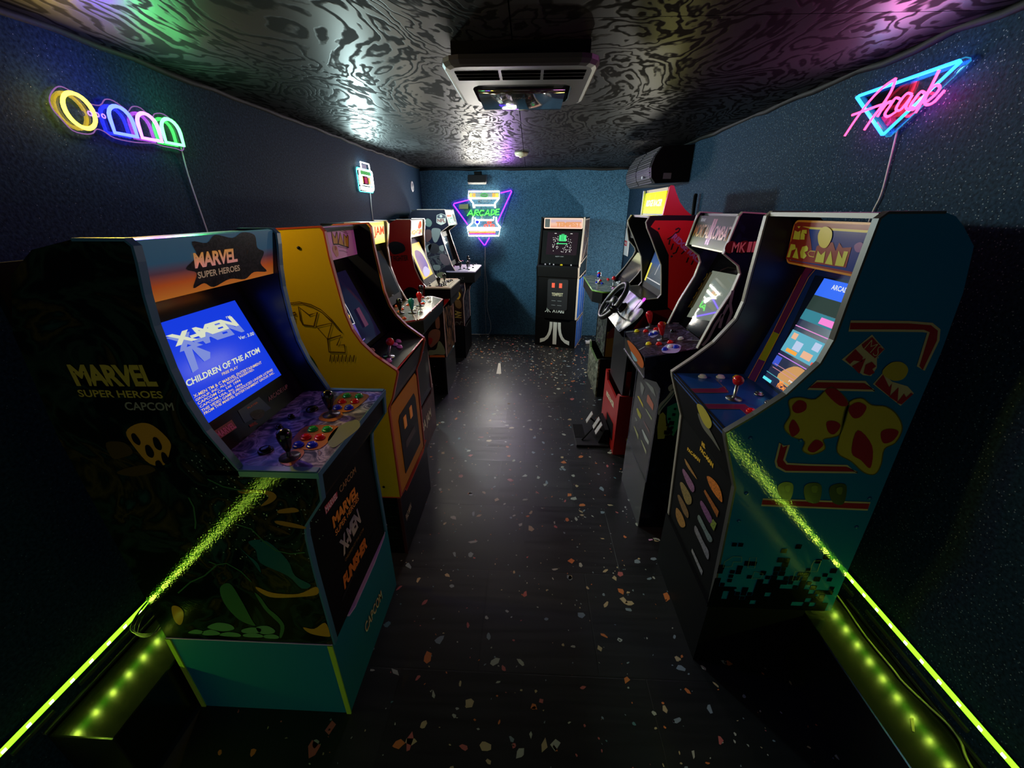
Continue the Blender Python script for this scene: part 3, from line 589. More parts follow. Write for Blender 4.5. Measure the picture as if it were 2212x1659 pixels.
blob(L2s, [(-0.910,1.091),(-0.886,1.077),(-0.863,1.034),(-0.860,0.980),(-0.922,0.954),(-0.943,1.028)], M('dark_green_print', '#1d4a3a', .4), p0)
for a, b in [(-0.833,1.477)] + [(-0.663,0.416)]: lathe('bolt', [(.006, 0), (.006, .002), (0, .003)], L2s.at(a, b), L2s.n, MATTE, p0, 8)
# ------------------------------------------------------------------ third on the left (court-patterned four player deck)
L3s=Pl((0,2.250,0),(1,0,0),(0,0,1))
L3f=Pl((-.728,0,0),(0,1,0),(0,0,1))
L3m=Pl((-.945,0,1.411),(0,1,0),(.008,0,.125))
L3d=Pl((0,0,1.031),(0,1,0),(-1,0,0))
WTR = M('pale_pink_trim', '#c8a8a0', .35); CTR = M('copper_trim', '#a06a4a', .35)
BK3 = M('warm_black_laminate', '#15110e', .3, bump=.05)
t = thing('arcade_cabinet', 'black arcade cabinet with a lit yellow marquee and a grey court-patterned four-player deck', 'arcade cabinet', (-1.0, 2.48, 0), GL)
fr = [(-1.0, 1.540), (-.920, 1.540), (-.909, 1.524), (-.918, 1.46), (-.935, 1.383), (-.929, 1.255), (-.897, 1.139), (-.846, 1.034), (-.760, 1.02), (-.74, .93), (-.739, .74), (-.724, .42), (-.724, .37)]
re = [(-1.27, .37), (-1.27, 1.2), (-1.22, 1.46), (-1.14, 1.525)]
for y0, y1 in ((2.250, 2.267), (2.695, 2.712)): side(fr, re, y0, y1, BK3, t, WTR, .006)
box('top_panel', (-1.14, 2.267, 1.522), (-.945, 2.695, 1.536), BLK, t); box('back_panel', (-1.265, 2.267, .37), (-1.25, 2.695, 1.45), MATTE, t)
MY = GRAD('lit_yellow_marquee', 1.41, 1.536, 2, ((0, '#f8e060'), (.3, '#f6e89a'), (.75, '#f8f0b0'), (1, '#ffe030')), .7, em=.85, spec=.1)
mq = slab('marquee', L3m, rect(2.267, 0, 2.695, .125), -.01, 0, MY, t)
ER = EM('lit_red_letters', (.75, .10, .04), 1.0)
txt(L3m, 'NBA JAM', [(2.29, .035), (2.682, .035), (2.29, .10)], ER, mq, .002, .03)
box('marquee_top', (-.985, 2.267, 1.528), (-.937, 2.69, 1.537), EM('lit_marquee_edge', (1.3, 1.1, .3)), t)
slab('screen_bezel', Pl((-.86, 0, 1.05), (0, 1, 0), (-.12, 0, .36)), rect(2.267, 0, 2.695, .375), -.02, 0, MATTE, t)
L3P = Pl((-.86, 0, 1.05), (0, 1, 0), (-.12, 0, .36))
slab('screen', L3P, rect(2.30, .05, 2.66, .33), 0, .002, M('dark_lit_screen', '#040404', .08, em=(.008, .005, .003), es=1), t)
DK3 = ART('court_deck_print', ((0, '#4c4440'), (.45, '#5e5650'), (.55, '#706862'), (1, '#7c746e')), 20, 5, 1, .22, (1, 5, 1))
dp = [(2.125, .735), (2.125, .700), (2.205, .605), (2.755, .605), (2.845, .700), (2.845, .735), (2.695, .865), (2.267, .865)]
dk = slab('control_deck', L3d, dp, -.012, 0, DK3, t)
slab('deck_skirt', L3d, dp, -.085, -.012, M('deck_skirt_black', '#0c0a09', .35), dk)
stroke_poly = [L3d.at(a, b, -.003) for a, b in dp[:6]]
tube('edge_trim', stroke_poly, .0045, M('deck_red_trim', '#a83628', .35), dk)
CW = M('court_line_white', '#c8c4be', .35)
for p in ([(2.831,0.702),(2.608,0.651),(2.371,0.598)], [(2.390,0.679),(2.168,0.623)], [(2.829,0.732),(2.831,0.696),(2.608,0.645),(2.620,0.676)], [(2.390,0.679),(2.425,0.661),(2.337,0.637),(2.347,0.662)], [(2.283,0.681),(2.158,0.633)]):
    stroke(L3d, p, .005, CW, dk)
for m, p in ((B_ORG, [(2.499,0.855),(2.419,0.793),(2.342,0.787),(2.192,0.712),(2.539,0.790),(2.784,0.754),(2.593,0.703)]), (B_WHT, [(2.477,0.810),(2.457,0.718),(2.358,0.660),(2.602,0.791),(2.771,0.715),(2.660,0.674),(2.400,0.708)]), (B_RED, [(2.575,0.710)]), (B_CYN, [(2.632,0.710)])):
    for a, b in p: button(L3d, a, b, m, t, .0135)
for m, p in ((B_TEAL, [(2.334,0.704)]), (B_RED, [(2.530,0.707)]), (B_BLK, [(2.784,0.760)]), (B_BLK, [(2.321,0.773)])):
    for a, b in p: joystick(L3d, a, b, m, t, True, .062)
prism('under_panel', [(-.610, .95), (-.735, .80), (-.75, .80), (-.75, .95)], 2.267, 2.695, BK3, t)
fp = box('front_panel', (-.742, 2.267, .36), (-.728, 2.695, .94), M('shiny_black_front', '#171210', .16, bump=.05), t)
slab('coin_door', L3f, rect(2.38, .42, 2.58, .70), 0, .006, DKGREY, fp)
RB = ART('brown_riser_print', ((0, '#3a2422'), (.5, '#4a302c'), (.62, '#5c3c38'), (1, '#33201e')), 10, 3, 1, .4)
for a, b in ((2.20, 2.216), (2.744, 2.76)): box('riser_side', (-1.27, a, 0), (-.740, b, .36), RB, t)
wav = [(2.20, 0), (2.76, 0), (2.76, .375), (2.72, .372), (2.67, .33), (2.29, .33), (2.24, .36), (2.20, .36)]
rf = prism('riser_front', wav, -.740, -.728, RB, t, axis=0)
txt(L3f, 'NBA JAM', [(2.30, .14), (2.62, .14), (2.30, .24)], CREAM, rf, .002, .02)

throw((-.925, 2.48, 1.475), (1, 0, -.05), (1, .85, .4), 1.6, .40, .11, t)
# ------------------------------------------------------------------ fourth on the left (red sides, white two player deck)
L4s=Pl((0,3.370,0),(1,0,0),(0,0,1))
L4f=Pl((-.745,0,0),(0,1,0),(0,0,1))
L4m=Pl((-.985,0,1.394),(0,1,0),(.015,0,.131))
L4d=Pl((0,0,1.001),(0,1,0),(-1,0,0))
REDS = M('deep_red_side', '#b8161a', .32, bump=.05)
t = thing('arcade_cabinet', 'red-sided arcade cabinet with a glowing white marquee and a white two-player deck', 'arcade cabinet', (-1.0, 3.60, 0), GL)
fr = [(-1.07, 1.534), (-.955, 1.534), (-.950, 1.52), (-.967, 1.409), (-.973, 1.279), (-.958, 1.159), (-.925, 1.07), (-.876, 1.002), (-.679, 1.002), (-.685, .895), (-.742, .830), (-.742, .37)]
re = [(-1.27, .37), (-1.27, 1.2), (-1.20, 1.44), (-1.134, 1.503)]
p0 = side(fr, re, 3.370, 3.387, REDS, t, WTR, .005); side(fr, re, 3.818, 3.835, BK3, t, WTR, .006)
box('top_panel', (-1.13, 3.387, 1.515), (-.98, 3.818, 1.53), BLK, t); box('back_panel', (-1.265, 3.387, .37), (-1.25, 3.818, 1.45), MATTE, t)
mq = slab('marquee', L4m, rect(3.387, 0, 3.818, .131), -.01, 0, EM('lit_white_marquee', (1.5, 1.35, .95)), t)
blob(L4m, [(3.66, .07), (3.70, .115), (3.76, .12), (3.78, .08), (3.72, .06)], EM('lit_marquee_red', (1.1, .14, .05)), mq); blob(L4m, [(3.68, .02), (3.73, .05), (3.77, .025), (3.72, .012)], EM('lit_marquee_violet', (.5, .2, .7)), mq)
txt(L4m, 'FIGHTER', [(3.42, .02), (3.806, .02), (3.42, .055)], EM('lit_marquee_orange', (1.2, .45, .05)), mq, .003, .03)
L4P=Pl((-.89,0,1.03),(0,1,0),(-.135,0,.36))
slab('screen_bezel', L4P, rect(3.387, -.03, 3.818, .375), -.02, 0, MATTE, t)
sc = slab('screen', L4P, rect(3.41, .03, 3.755, .33), 0, .002, M('amber_game_screen', '#0a0804', .5, spec=.1, em=(.95, .55, .03), es=.7), t)
blob(L4P, [(3.46, .06), (3.56, .05), (3.70, .09), (3.72, .17), (3.66, .25), (3.52, .27), (3.45, .2)], EM('screen_blue_patch', (.06, .07, .55)), sc, .002)
blob(L4P, [(3.48, .045), (3.60, .04), (3.70, .07), (3.62, .12), (3.50, .10)], EM('screen_lilac_patch', (.6, .55, .85)), sc, .003)
dp = [(3.345, .664), (3.80, .655), (3.86, .70), (3.86, .83), (3.80, .885), (3.39, .885), (3.345, .86)]
dk = slab('control_deck', L4d, [(3.348, .66), (3.800, .653), (3.84, .69), (3.84, .88), (3.348, .88)], -.010, 0, M('off_white_deck', '#b8b4a4', .3), t)
slab('deck_skirt', L4d, [(3.35, .664), (3.799, .657), (3.838, .69), (3.838, .885), (3.35, .885)], -.09, -.010, MATTE, dk)
for p in ([(3.370,0.797),(3.472,0.816),(3.672,0.825)], [(3.375,0.679),(3.456,0.695),(3.701,0.694)]): stroke(L4d, p, .004, M('grey_ink', '#6a6a60', .4), dk)
for a, b in [(3.600,0.894),(3.646,0.893),(3.534,0.886),(3.429,0.854),(3.453,0.779),(3.495,0.769),(3.539,0.759),(3.518,0.736),(3.412,0.752),(3.454,0.742),(3.476,0.728),(3.516,0.788),(3.675,0.752),(3.713,0.740),(3.747,0.730),(3.639,0.733),(3.676,0.725),(3.724,0.718)]: button(L4d, a, b, B_BLK, t, .012)
for a, b in [(3.432,0.778),(3.637,0.769)]: joystick(L4d, a, b, B_BLK, t, True, .055)
box('fascia', (-.690, 3.387, .84), (-.674, 3.818, .926), MATTE, t)
prism('under_panel', [(-.676, .86), (-.735, .82), (-.75, .82), (-.70, .87)], 3.387, 3.818, MATTE, t)
FA = ART('dark_collage_print', ((0, '#100c0a'), (.44, '#16110f'), (.52, '#6a4a34'), (.56, '#1a1412'), (.63, '#b07a50'), (.7, '#241a18'), (1, '#3a2c28')), 9, 3, 1.6, .3, (1, 1, .7))
fp = box('front_panel', (-.757, 3.387, .36), (-.745, 3.818, .84), FA, t)
GP = M('ink_black_print', '#120c0e', .35); blob(L4s, [(-1.154,1.344),(-1.102,1.370),(-1.035,1.351),(-1.019,1.305),(-1.057,1.279),(-1.128,1.272)], M('dark_blue_ink', '#1a1524', .35), p0)
txt(L4s, 'STREET FIGHTER', [(-1.243,1.205),(-1.001,1.219),(-1.236,1.251)], M('dim_red_letters', '#4a1a14', .4), p0, .002, .03)
blob(L4s, [(-1.081,0.949),(-1.032,0.999),(-0.974,0.993),(-0.935,0.950),(-0.946,0.914),(-1.045,0.878)], GP, p0)
decal(L4s, [(-1.0, .835), (-.79, .96), (-.685, .93), (-.690, .896), (-.744, .832), (-.744, .372), (-1.0, .372)], M('maroon_black_print', '#1c0e0e', .3), p0)
decal(L4s, [(-0.716,0.980),(-0.679,0.995),(-0.686,0.888),(-0.733,0.844)], REDS, p0, .002)
SKN = M('tan_print', '#9a6a4e', .4); SGN = M('sage_green_print', '#8a9c72', .4)
blob(L4s, [(-0.890,0.587),(-0.844,0.632),(-0.785,0.624),(-0.790,0.553),(-0.819,0.508),(-0.875,0.463),(-0.893,0.498)], SKN, p0, .002); blob(L4s, [(-0.813,0.744),(-0.783,0.752),(-0.783,0.650),(-0.817,0.649)], SKN, p0, .002)
blob(L4s, [(-0.899,0.435),(-0.833,0.445),(-0.800,0.526),(-0.761,0.473),(-0.753,0.401),(-0.836,0.399),(-0.898,0.389)], SGN, p0, .003); blob(L4s, [(-0.889,0.552),(-0.855,0.544),(-0.872,0.499),(-0.894,0.489)], RED, p0, .003)
decal(L4s, [(-0.897,0.389),(-0.758,0.391),(-0.755,0.370),(-0.896,0.368)], ORG, p0, .002)
DG4 = M('charcoal_riser', '#15171a', .3, bump=.05)
box('riser_side', (-1.27, 3.365, 0), (-.764, 3.381, .365), MATTE, t); box('riser_side', (-1.27, 3.825, 0), (-.764, 3.841, .365), MATTE, t)
wav = [(3.365, 0), (3.841, 0), (3.841, .365), (3.82, .36), (3.78, .33), (3.45, .33), (3.41, .36), (3.365, .365)]
prism('riser_front', wav, -.764, -.750, DG4, t, axis=0)
for z in (.09, .28): lathe('bolt', [(.005, 0), (.005, .002), (0, .003)], (-.86, 3.365, z), (0, -1, 0), STEEL, t, 8)

throw((-.955, 3.60, 1.46), (1, 0, -.1), (1, .92, .75), 4, .40, .11, t)
# ------------------------------------------------------------------ fifth on the left (football print, four black joysticks)
L5s=Pl((0,4.370,0),(1,0,0),(0,0,1))
L5d=Pl((0,0,1.001),(0,1,0),(-1,0,0))
L5m=Pl((-.843,0,1.456),(0,1,0),(-.030,0,.150))
P5 = ART('grey_purple_collage', ((0, '#14121c'), (.42, '#221e2c'), (.5, '#4a4a50'), (.54, '#1a1620'), (.6, '#3a3040'), (.66, '#6a686c'), (.72, '#241c2c'), (1, '#4a3f38')), 8, 3, 1.3, .5, spec=.1)
t = thing('arcade_cabinet', 'arcade cabinet with a shield badge and a lilac deck, last along the left wall', 'arcade cabinet', (-1.0, 4.61, 0), GL)
fr = [(-1.16, 1.61), (-.873, 1.61), (-.838, 1.456), (-.932, 1.392), (-.915, 1.325), (-.834, 1.065), (-.800, 1.0), (-.72, .985), (-.70, .80), (-.728, .70), (-.728, .39)]
re = [(-1.27, .39), (-1.27, 1.50), (-1.22, 1.59)]
NV = M('navy_side', '#0c0e26', .5, spec=.1)
p0 = side(fr, re, 4.370, 4.387, NV, t, WTR, .005); side(fr, re, 4.845, 4.862, BK3, t, WTR, .005)
decal(L5s, [(-1.26, .395), (-1.26, 1.30), (-1.12, 1.34), (-1.0, 1.25), (-.91, 1.27), (-.885, 1.20), (-.84, 1.065), (-.80, 1.0), (-.73, .98), (-.71, .80), (-.734, .70), (-.734, .395)], P5, p0)
HEL = M('pale_sea_green_print', '#4f6460', .4); PLW = M('pale_grey_print', '#6c6e70', .4); PBR = M('oxblood_print', '#4a2226', .4); POL = M('olive_cream_print', '#6c6850', .4)
for p, m in (([(-1.082,1.502),(-1.058,1.526),(-1.025,1.510),(-1.014,1.478),(-1.039,1.445),(-1.082,1.461)], HEL), ([(-1.014,1.429),(-0.944,1.429),(-0.928,1.397),(-0.971,1.306),(-1.007,1.297),(-1.027,1.372)], PLW), ([(-1.091,1.405),(-1.033,1.413),(-1.030,1.339),(-1.087,1.297)], PBR), ([(-1.073,1.255),(-1.017,1.285),(-0.965,1.264),(-0.960,1.205),(-1.016,1.179),(-1.060,1.196)], M('plum_black_print', '#1c1620', .4)), ([(-1.100,1.255),(-1.036,1.272),(-1.069,1.196),(-1.095,1.205)], PLW),
             ([(-0.948,1.256),(-0.911,1.264),(-0.906,1.214),(-0.933,1.205),(-0.958,1.231)], PLW), ([(-0.944,1.180),(-0.874,1.154),(-0.847,1.086),(-0.908,1.059),(-0.958,1.120)], M('lilac_grey_print', '#54444e', .4)), ([(-1.035,1.059),(-0.962,1.059),(-0.966,1.015),(-1.021,1.006)], PLW), ([(-1.006,0.962),(-0.949,0.989),(-0.887,0.963),(-0.871,0.927),(-0.973,0.908)], POL)): blob(L5s, p, m, p0, .002)
SHB = M('shield_white', '#b8b4b0', .4); SHN = M('shield_navy', '#1a1c3a', .4); SHR = M('shield_red', '#7a2a2e', .4)
sq = [(-0.958,1.557),(-0.933,1.565),(-0.911,1.573),(-0.886,1.565),(-0.864,1.558),(-0.868,1.486),(-0.888,1.474),(-0.919,1.463),(-0.949,1.474),(-0.967,1.486)]
decal(L5s, sq, SHB, p0, .002)
cxs = sum(a for a, b in sq)/len(sq); czs = sum(b for a, b in sq)/len(sq); hw = (max(a for a, b in sq) - min(a for a, b in sq))/2; hh = (max(b for a, b in sq) - min(b for a, b in sq))/2
sq2 = [(cxs+(a-cxs)*.9, czs+(b-czs)*.92) for a, b in sq]
decal(L5s, sq2[:5] + [(sq2[4][0], czs+hh*.15), (sq2[0][0], czs+hh*.15)], SHN, p0, .003)
blob(L5s, [(cxs-hw*.3, czs+hh*.5), (cxs, czs+hh*.75), (cxs+hw*.3, czs+hh*.5), (cxs, czs+hh*.25)], SHB, p0, .004)
txt(L5s, 'NFL', [(cxs-hw*.8, czs-hh*.55), (cxs+hw*.8, czs-hh*.55), (cxs-hw*.8, czs+hh*.06)], SHR, p0, .005, .03)
txt(L5s, 'AN', [(-0.827,0.568),(-0.832,0.486),(-0.752,0.569)], M('antique_gold_print', '#b0984a', .4), p0, .004, .04)
decal(L5s, [(-1.0, .395), (-.735, .395), (-.735, .79), (-.78, .86), (-1.0, .86)], M('dark_brown_print', '#2c1c12', .4), p0, .0022)
blob(L5s, [(-0.829,0.718),(-0.783,0.781),(-0.753,0.750),(-0.766,0.708),(-0.799,0.686)], GOLD, p0, .003); blob(L5s, [(-0.820,0.686),(-0.767,0.686),(-0.749,0.623),(-0.772,0.590),(-0.814,0.611)], M('bronze_tan_print', '#7a5a34', .4), p0, .003)
stroke(L5s, [(-0.846,0.437),(-0.837,0.392),(-0.824,0.437),(-0.802,0.432),(-0.782,0.404),(-0.769,0.443),(-0.748,0.432)], .006, M('signature_grey', '#8a8880', .4), p0, off=.004)
box('top_panel', (-1.22, 4.387, 1.595), (-.89, 4.845, 1.608), BLK, t); box('back_panel', (-1.265, 4.387, .39), (-1.25, 4.845, 1.55), MATTE, t)
mq = slab('marquee', L5m, rect(4.387, .0, 4.845, .150), -.02, 0, EM('lit_mint_marquee', (.55, 1.0, .72), 1.0), t)
decal(L5m, rect(4.39, .115, 4.84, .148), EM('lit_marquee_white', (1.5, 1.5, 1.3)), mq); decal(L5m, rect(4.40, .085, 4.66, .105), EM('lit_marquee_coral', (1, .2, .1)), mq)
txt(L5m, 'BLITZ', [(4.42, .02), (4.70, .02), (4.42, .075)], M('dark_teal_letters', '#1d5a6a', .3), mq, .002, .03); slab('marquee_blank', L5m, rect(4.74, .03, 4.83, .11), 0, .001, MATTE, mq)
slab('screen_bezel', Pl((-.86, 0, 1.03), (0, 1, 0), (-.10, 0, .36)), rect(4.387, 0, 4.845, .37), -.02, 0, MATTE, t)
slab('screen', Pl((-.86, 0, 1.03), (0, 1, 0), (-.10, 0, .36)), rect(4.42, .05, 4.81, .32), 0, .002, M('black_glass_screen', '#020203', .06), t)
LD = M('lilac_deck', '#a898b8', .3); dq = [(4.345, .575), (4.885, .570), (4.93, .60), (4.93, .80), (4.86, .90), (4.37, .90), (4.345, .86)]
dk = slab('control_deck', L5d, dq, -.012, 0, LD, t); slab('deck_skirt', L5d, [(a, b+.012) for a, b in dq], -.12, -.012, MATTE, dk)
stroke(L5d, [(5.015,0.718),(5.060,0.661),(4.857,0.615),(4.703,0.645)], .004, PLW, dk)
txt(L5s, 'NFL BLITZ', [(-.86, .915), (-.70, .915), (-.86, .94)], M('dim_script', '#3a383c', .4), p0, .032, -.01)
for m, p in ((B_PNK, [(4.731,0.870),(5.225,0.898),(5.273,0.862),(5.007,0.903)]), (B_RED, [(5.226,0.882)]), (B_BLK, [(4.555,0.730),(4.855,0.665),(4.630,0.640),(4.456,0.659),(5.134,0.936),(5.050,0.885)])):
    for a, b in p: button(L5d, a, b, m, t, .013)
for a, b in [(4.485,0.761),(4.522,0.687),(4.776,0.704),(5.056,0.755)]: joystick(L5d, a, b, B_BLK, t, True, .062)
prism('under_panel', [(-.60, .885), (-.715, .76), (-.73, .76), (-.73, .885)], 4.387, 4.845, MATTE, t)
fp = box('front_panel', (-.745, 4.387, .39), (-.731, 4.845, .89), P5, t)
box('riser_side', (-1.27, 4.37, 0), (-.742, 4.386, .39), M('black_teal_riser', '#0c1416', .35), t); box('riser_side', (-1.27, 4.875, 0), (-.742, 4.891, .39), MATTE, t)
prism('riser_front', [(4.37, 0), (4.891, 0), (4.891, .40), (4.85, .39), (4.82, .35), (4.45, .35), (4.42, .38), (4.37, .39)], -.742, -.728, MATTE, t, axis=0)
for z in (.08, .30): lathe('bolt', [(.005, 0), (.005, .002), (0, .003)], (-.86, 4.37, z), (0, -1, 0), STEEL, t, 8)

# ------------------------------------------------------------------ cabinet against the end wall, turned a little
XF = Matrix.Translation((.344, 4.8575, 0)) @ Matrix.Rotation(math.radians(-17.1), 4, 'Z')
T1f=Pl((0,0,0),(1,0,0),(0,0,1))
t = thing('arcade_cabinet', 'black arcade cabinet with blue striped sides and a white three-pronged emblem on its foot', 'arcade cabinet', (0, .23, 0))
TW2 = M('cream_white_trim', '#e4d0c0', .35); BLU = ART('blue_print_panel', ((0, '#1747a8'), (.45, '#2a62cc'), (.6, '#3f7ad8'), (1, '#1a3c8c')), 14, 3, 1, .4)
fr = [(0, 0), (0, .365), (-.002, .86), (-.018, .985), (.02, 1.0), (.135, 1.40), (.150, 1.530)]
pz = [(a, b) for a, b in fr]
for x0, x1, nm in ((-.26, -.243, 'l'), (.243, .26, 'r')):
    p = prism('side_panel', fr[1:] + [(.46, 1.53), (.46, .365)], x0, x1, BLK, t, axis=0); trim(fr[1:], x0-.001, x1+.001, TW2 if nm == 'r' else MATTE, p, .009, axis=0)
    if nm == 'r': pr = p
TS=Pl((.26,0,0),(0,1,0),(0,0,1))
def st(pts, wd=.014): stroke(TS, pts, wd, TW2, pr, off=.002)
decal(TS, [(.01, .375), (.44, .375), (.44, .86), (.01, .85)], BLU, pr)
TOP = ART('dark_rust_print', ((0, '#15161c'), (.42, '#2a2c38'), (.5, '#8a6a5a'), (.56, '#20222c'), (.65, '#6a7890'), (1, '#3a2a26')), 16, 4, 2, .4)
decal(TS, [(.05, 1.05), (.44, 1.12), (.44, 1.50), (.175, 1.50)], TOP, pr); decal(TS, [(.02, .90), (.44, .93), (.44, 1.07), (.045, 1.02)], M('slate_print', '#20282c', .4), pr)
for q in ([(.02, .37), (.44, .37)], [(.445, .37), (.445, 1.52)], [(.02, .875), (.44, .905)], [(.03, 1.03), (.44, 1.085)], [(.165, 1.505), (.44, 1.51)], [(.16, .37), (.16, .88)], [(.30, .37), (.30, .90)], [(.05, 1.06), (.17, 1.50)], [(.12, 1.06), (.42, 1.3)]): st(q)
box('top_panel', (-.243, .15, 1.515), (.243, .46, 1.53), BLK, t); box('back_panel', (-.243, .44, .36), (.243, .455, 1.50), MATTE, t)
T1m=Pl((0,.138,1.405),(1,0,0),(0,.012,.115))
TMB = slab('marquee', T1m, rrect(-.225, .002, .235, .118, .012), -.012, 0, EM('lit_cream_marquee', (1.05, .72, .55)), t)
slab('marquee_art', T1m, rrect(-.145, .012, .225, .108, .006), 0, .0015, GRAD('marquee_art_print', 1.41, 1.52, 2, ((0, '#c07a6a'), (.4, '#d0a088'), (.7, '#a890a0'), (1, '#c8a890')), .6, em=.55, spec=.1), TMB)
slab('speaker_grille', T1m, rrect(-.215, .014, -.155, .106, .006), 0, .0015, M('amber_black_grille', '#1c1a10', .4), TMB)
txt(T1m, 'TEMPEST', [(-.08, .022), (.215, .022), (-.08, .075)], EM('lit_orange_letters', (.75, .32, .12)), TMB, .004, .05)
T1x=Pl((0,.055,1.02),(1,0,0),(0,.09,.375))
slab('screen_bezel', T1x, rect(-.243, -.02, .243, .375), -.02, 0, MATTE, t)
ts = slab('screen', T1x, rect(-.175, .10, .195, .355), 0, .002, M('dim_game_screen', '#06040a', .08, em=(.012, .007, .010), es=1), t)
SG_ = EM('screen_green', (.06, .75, .22)); SWT = EM('screen_white_dots', (.8, .8, .75)); rr = random.Random(5)
decal(T1x, rect(-.03, .255, .055, .325), SG_, ts, .003); decal(T1x, rect(-.055, .222, .075, .232), SG_, ts, .003); decal(T1x, rect(-.005, .33, .03, .336), SG_, ts, .003)
for a0, a1 in ((.0, .004), (.018, .022)): decal(T1x, rect(a0, .262, a1, .318), MATTE, ts, .004)
V = []; F = []
for _ in range(64):
    a = rr.choice((-1, 1)) * rr.uniform(.045, .115) + .012; b = rr.uniform(.13, .31)
    if _ > 52: a, b = rr.uniform(-.06, .09), rr.uniform(.12, .2)
    s = .0035; k = len(V); V += [T1x.at(a+i*s, b+j*s, .004) for i, j in ((-1, -1), (1, -1), (1, 1), (-1, 1))]; F.append((k, k+1, k+2, k+3))
obj('screen_dots', V, F, SWT, ts, kind='stuff')
decal(T1x, rect(-.09, .338, -.065, .344), SWT, ts, .003); decal(T1x, rect(.10, .338, .125, .344), SWT, ts, .003)
txt(T1x, 'INSERT COIN', [(-.055, .075), (.045, .075), (-.055, .085)], GREYP, ts, .006)
T1d=Pl((0,-.016,1.0),(1,0,0),(0,.075,.016))
dk = prism('control_deck', [(-.022, .872), (-.022, .985), (-.014, 1.0), (.06, 1.016), (.06, .872)], -.243, .243, BLK, t, axis=0)
for a, b, m in ((.035, .035, B_YEL), (-.06, .035, B_WHT), (-.16, .03, B_WHT), (-.11, .05, B_WHT), (.15, .04, B_WHT)): button(T1d, a, b, m, t, .016 if m is B_YEL else .008)
fp = box('front_panel', (-.243, 0, .36), (.243, .014, .872), BLK, t)
cd = slab('coin_door', T1f, rrect(-.115, .475, .135, .845, .02), -.001, .012, DKGREY, fp)
for a in (-.045, .045): slab('coin_slot', T1f, rect(a-.018, .745, a+.018, .80), .012, .016, EM('lit_red_coin_slot', (.85, .12, .06)), cd)
txt(T1f, 'TEMPEST', [(-.06, .645), (.08, .645), (-.06, .685)], CREAM, cd, .014, .02)
for z in (.53, .585):
    for a in (-.06, .015): slab('slot_lip', T1f, rect(a, z, a+.05, z+.004), .012, .014, GREYP, cd)
WEM = M('emblem_white', '#f0f0ea', .4)
def fuji(pl, cx, z0, s, m, par, off):
    decal(pl, [(cx+a*s, z0+b*s) for a, b in ((-.085, 0), (.085, 0), (.085, 1), (-.085, 1))], m, par, off, 'emblem')
    for d in (-1, 1):
        i = [(.115, 1), (.13, .72), (.19, .45), (.30, .24), (.46, .10), (.62, .05)]; o = [(.62, -.08+.02), (.60, .20), (.46, .26), (.36, .38), (.29, .55), (.255, .75), (.245, 1)]
        decal(pl, [(cx+d*a*s, z0+b*s) for a, b in i[:-1] + [(.66, .02), (.66, .20)] + o[2:]], m, par, off, 'emblem')
fuji(T1f, -.105, .435, .055, WEM, fp, .002)
txt(T1f, 'ATARI', [(-.045, .437), (.10, .437), (-.045, .487)], WEM, fp, .002, .03)
box('riser_side', (.243, -.001, 0), (.26, .46, .35), BLK, t); box('riser_side', (-.26, -.001, 0), (-.243, .46, .365), BLK, t)
TR=Pl((.26,0,0),(0,1,0),(0,0,1)); rs_ = [o for o in t.children if o.name.startswith('riser_side')][0]
decal(TR, rect(.012, .015, .448, .34), BLU, rs_)
for q in ([(.007, .005), (.007, .345), (.453, .345), (.453, .005)], ): stroke(TR, q, .012, TW2, rs_, True, .002)
stroke(TR, [(.16, .01), (.16, .34)], .012, TW2, rs_, off=.002); stroke(TR, [(.30, .01), (.30, .34)], .012, TW2, rs_, off=.002)
rf = prism('riser_front', [(-.26, 0), (.26, 0), (.26, .35), (.20, .352), (.17, .33), (-.13, .338), (-.17, .375), (-.26, .383)], -.012, 0, BLK, t, axis=1)
T1r=Pl((0,-.012,0),(1,0,0),(0,0,1))
fuji(T1r, .0, .03, .29, WEM, rf, .002)
XF = Matrix.Identity(4)
# ------------------------------------------------------------------ nearest cabinet on the right (teal sides)
R2s=Pl((0,1.000,0),(1,0,0),(0,0,1))
R2f=Pl((.673,0,.300),(0,-1,0),(-.032,0,.525))
R2u=Pl((.641,0,.825),(0,-1,0),(-.070,0,.190))
R2m=Pl((.888,0,1.440),(0,-1,0),(-.006,0,.130))
R2x=Pl((.846,0,1.015),(0,-1,0),(.126,0,.425))
R2d=Pl((0,0,1.0145),(0,-1,0),(1,0,0))
TEALS = M('teal_side', '#125f86', .06, bump=.10, bs=170); TR2 = M('grey_olive_trim', '#3e3b37', .4); TRL = M('pale_grey_trim', '#8a827a', .4)
t = thing('arcade_cabinet', 'teal-sided arcade cabinet with red stripes and a dark pixel pattern, nearest on the right', 'arcade cabinet', (.88, 1.25, 0), GR)
fr = [(.93, 1.5965), (.806, 1.596), (.792, 1.583), (.790, 1.524), (.786, 1.40), (.784, 1.296), (.770, 1.232), (.708, 1.140), (.640, 1.075), (.571, 1.017), (.576, 1.0), (.595, .948), (.641, .825), (.649, .703), (.673, .300)]
re = [(1.09, .300), (1.076, .75), (1.066, .99), (1.058, 1.27), (1.045, 1.42), (1.022, 1.525), (.981, 1.567), (.955, 1.588)]
p0 = side(fr, re, 1.000, 1.017, TEALS, t, TR2, .006); p1 = side(fr, re, 1.463, 1.480, BLK, t, TRL, .006)
for y0, y1 in ((1.017, 1.0185), (1.4615, 1.463)): prism('inner_lining', [(a+.005, b-.004) for a, b in fr] + [(a-.006, b-.004) for a, b in re], y0, y1, M('indigo_lining', '#0d0a20', .35), t)
box('top_panel', (.800, 1.018, 1.583), (.925, 1.462, 1.596), MATTE, t); box('back_panel', (1.05, 1.018, .31), (1.064, 1.462, 1.30), MATTE, t)
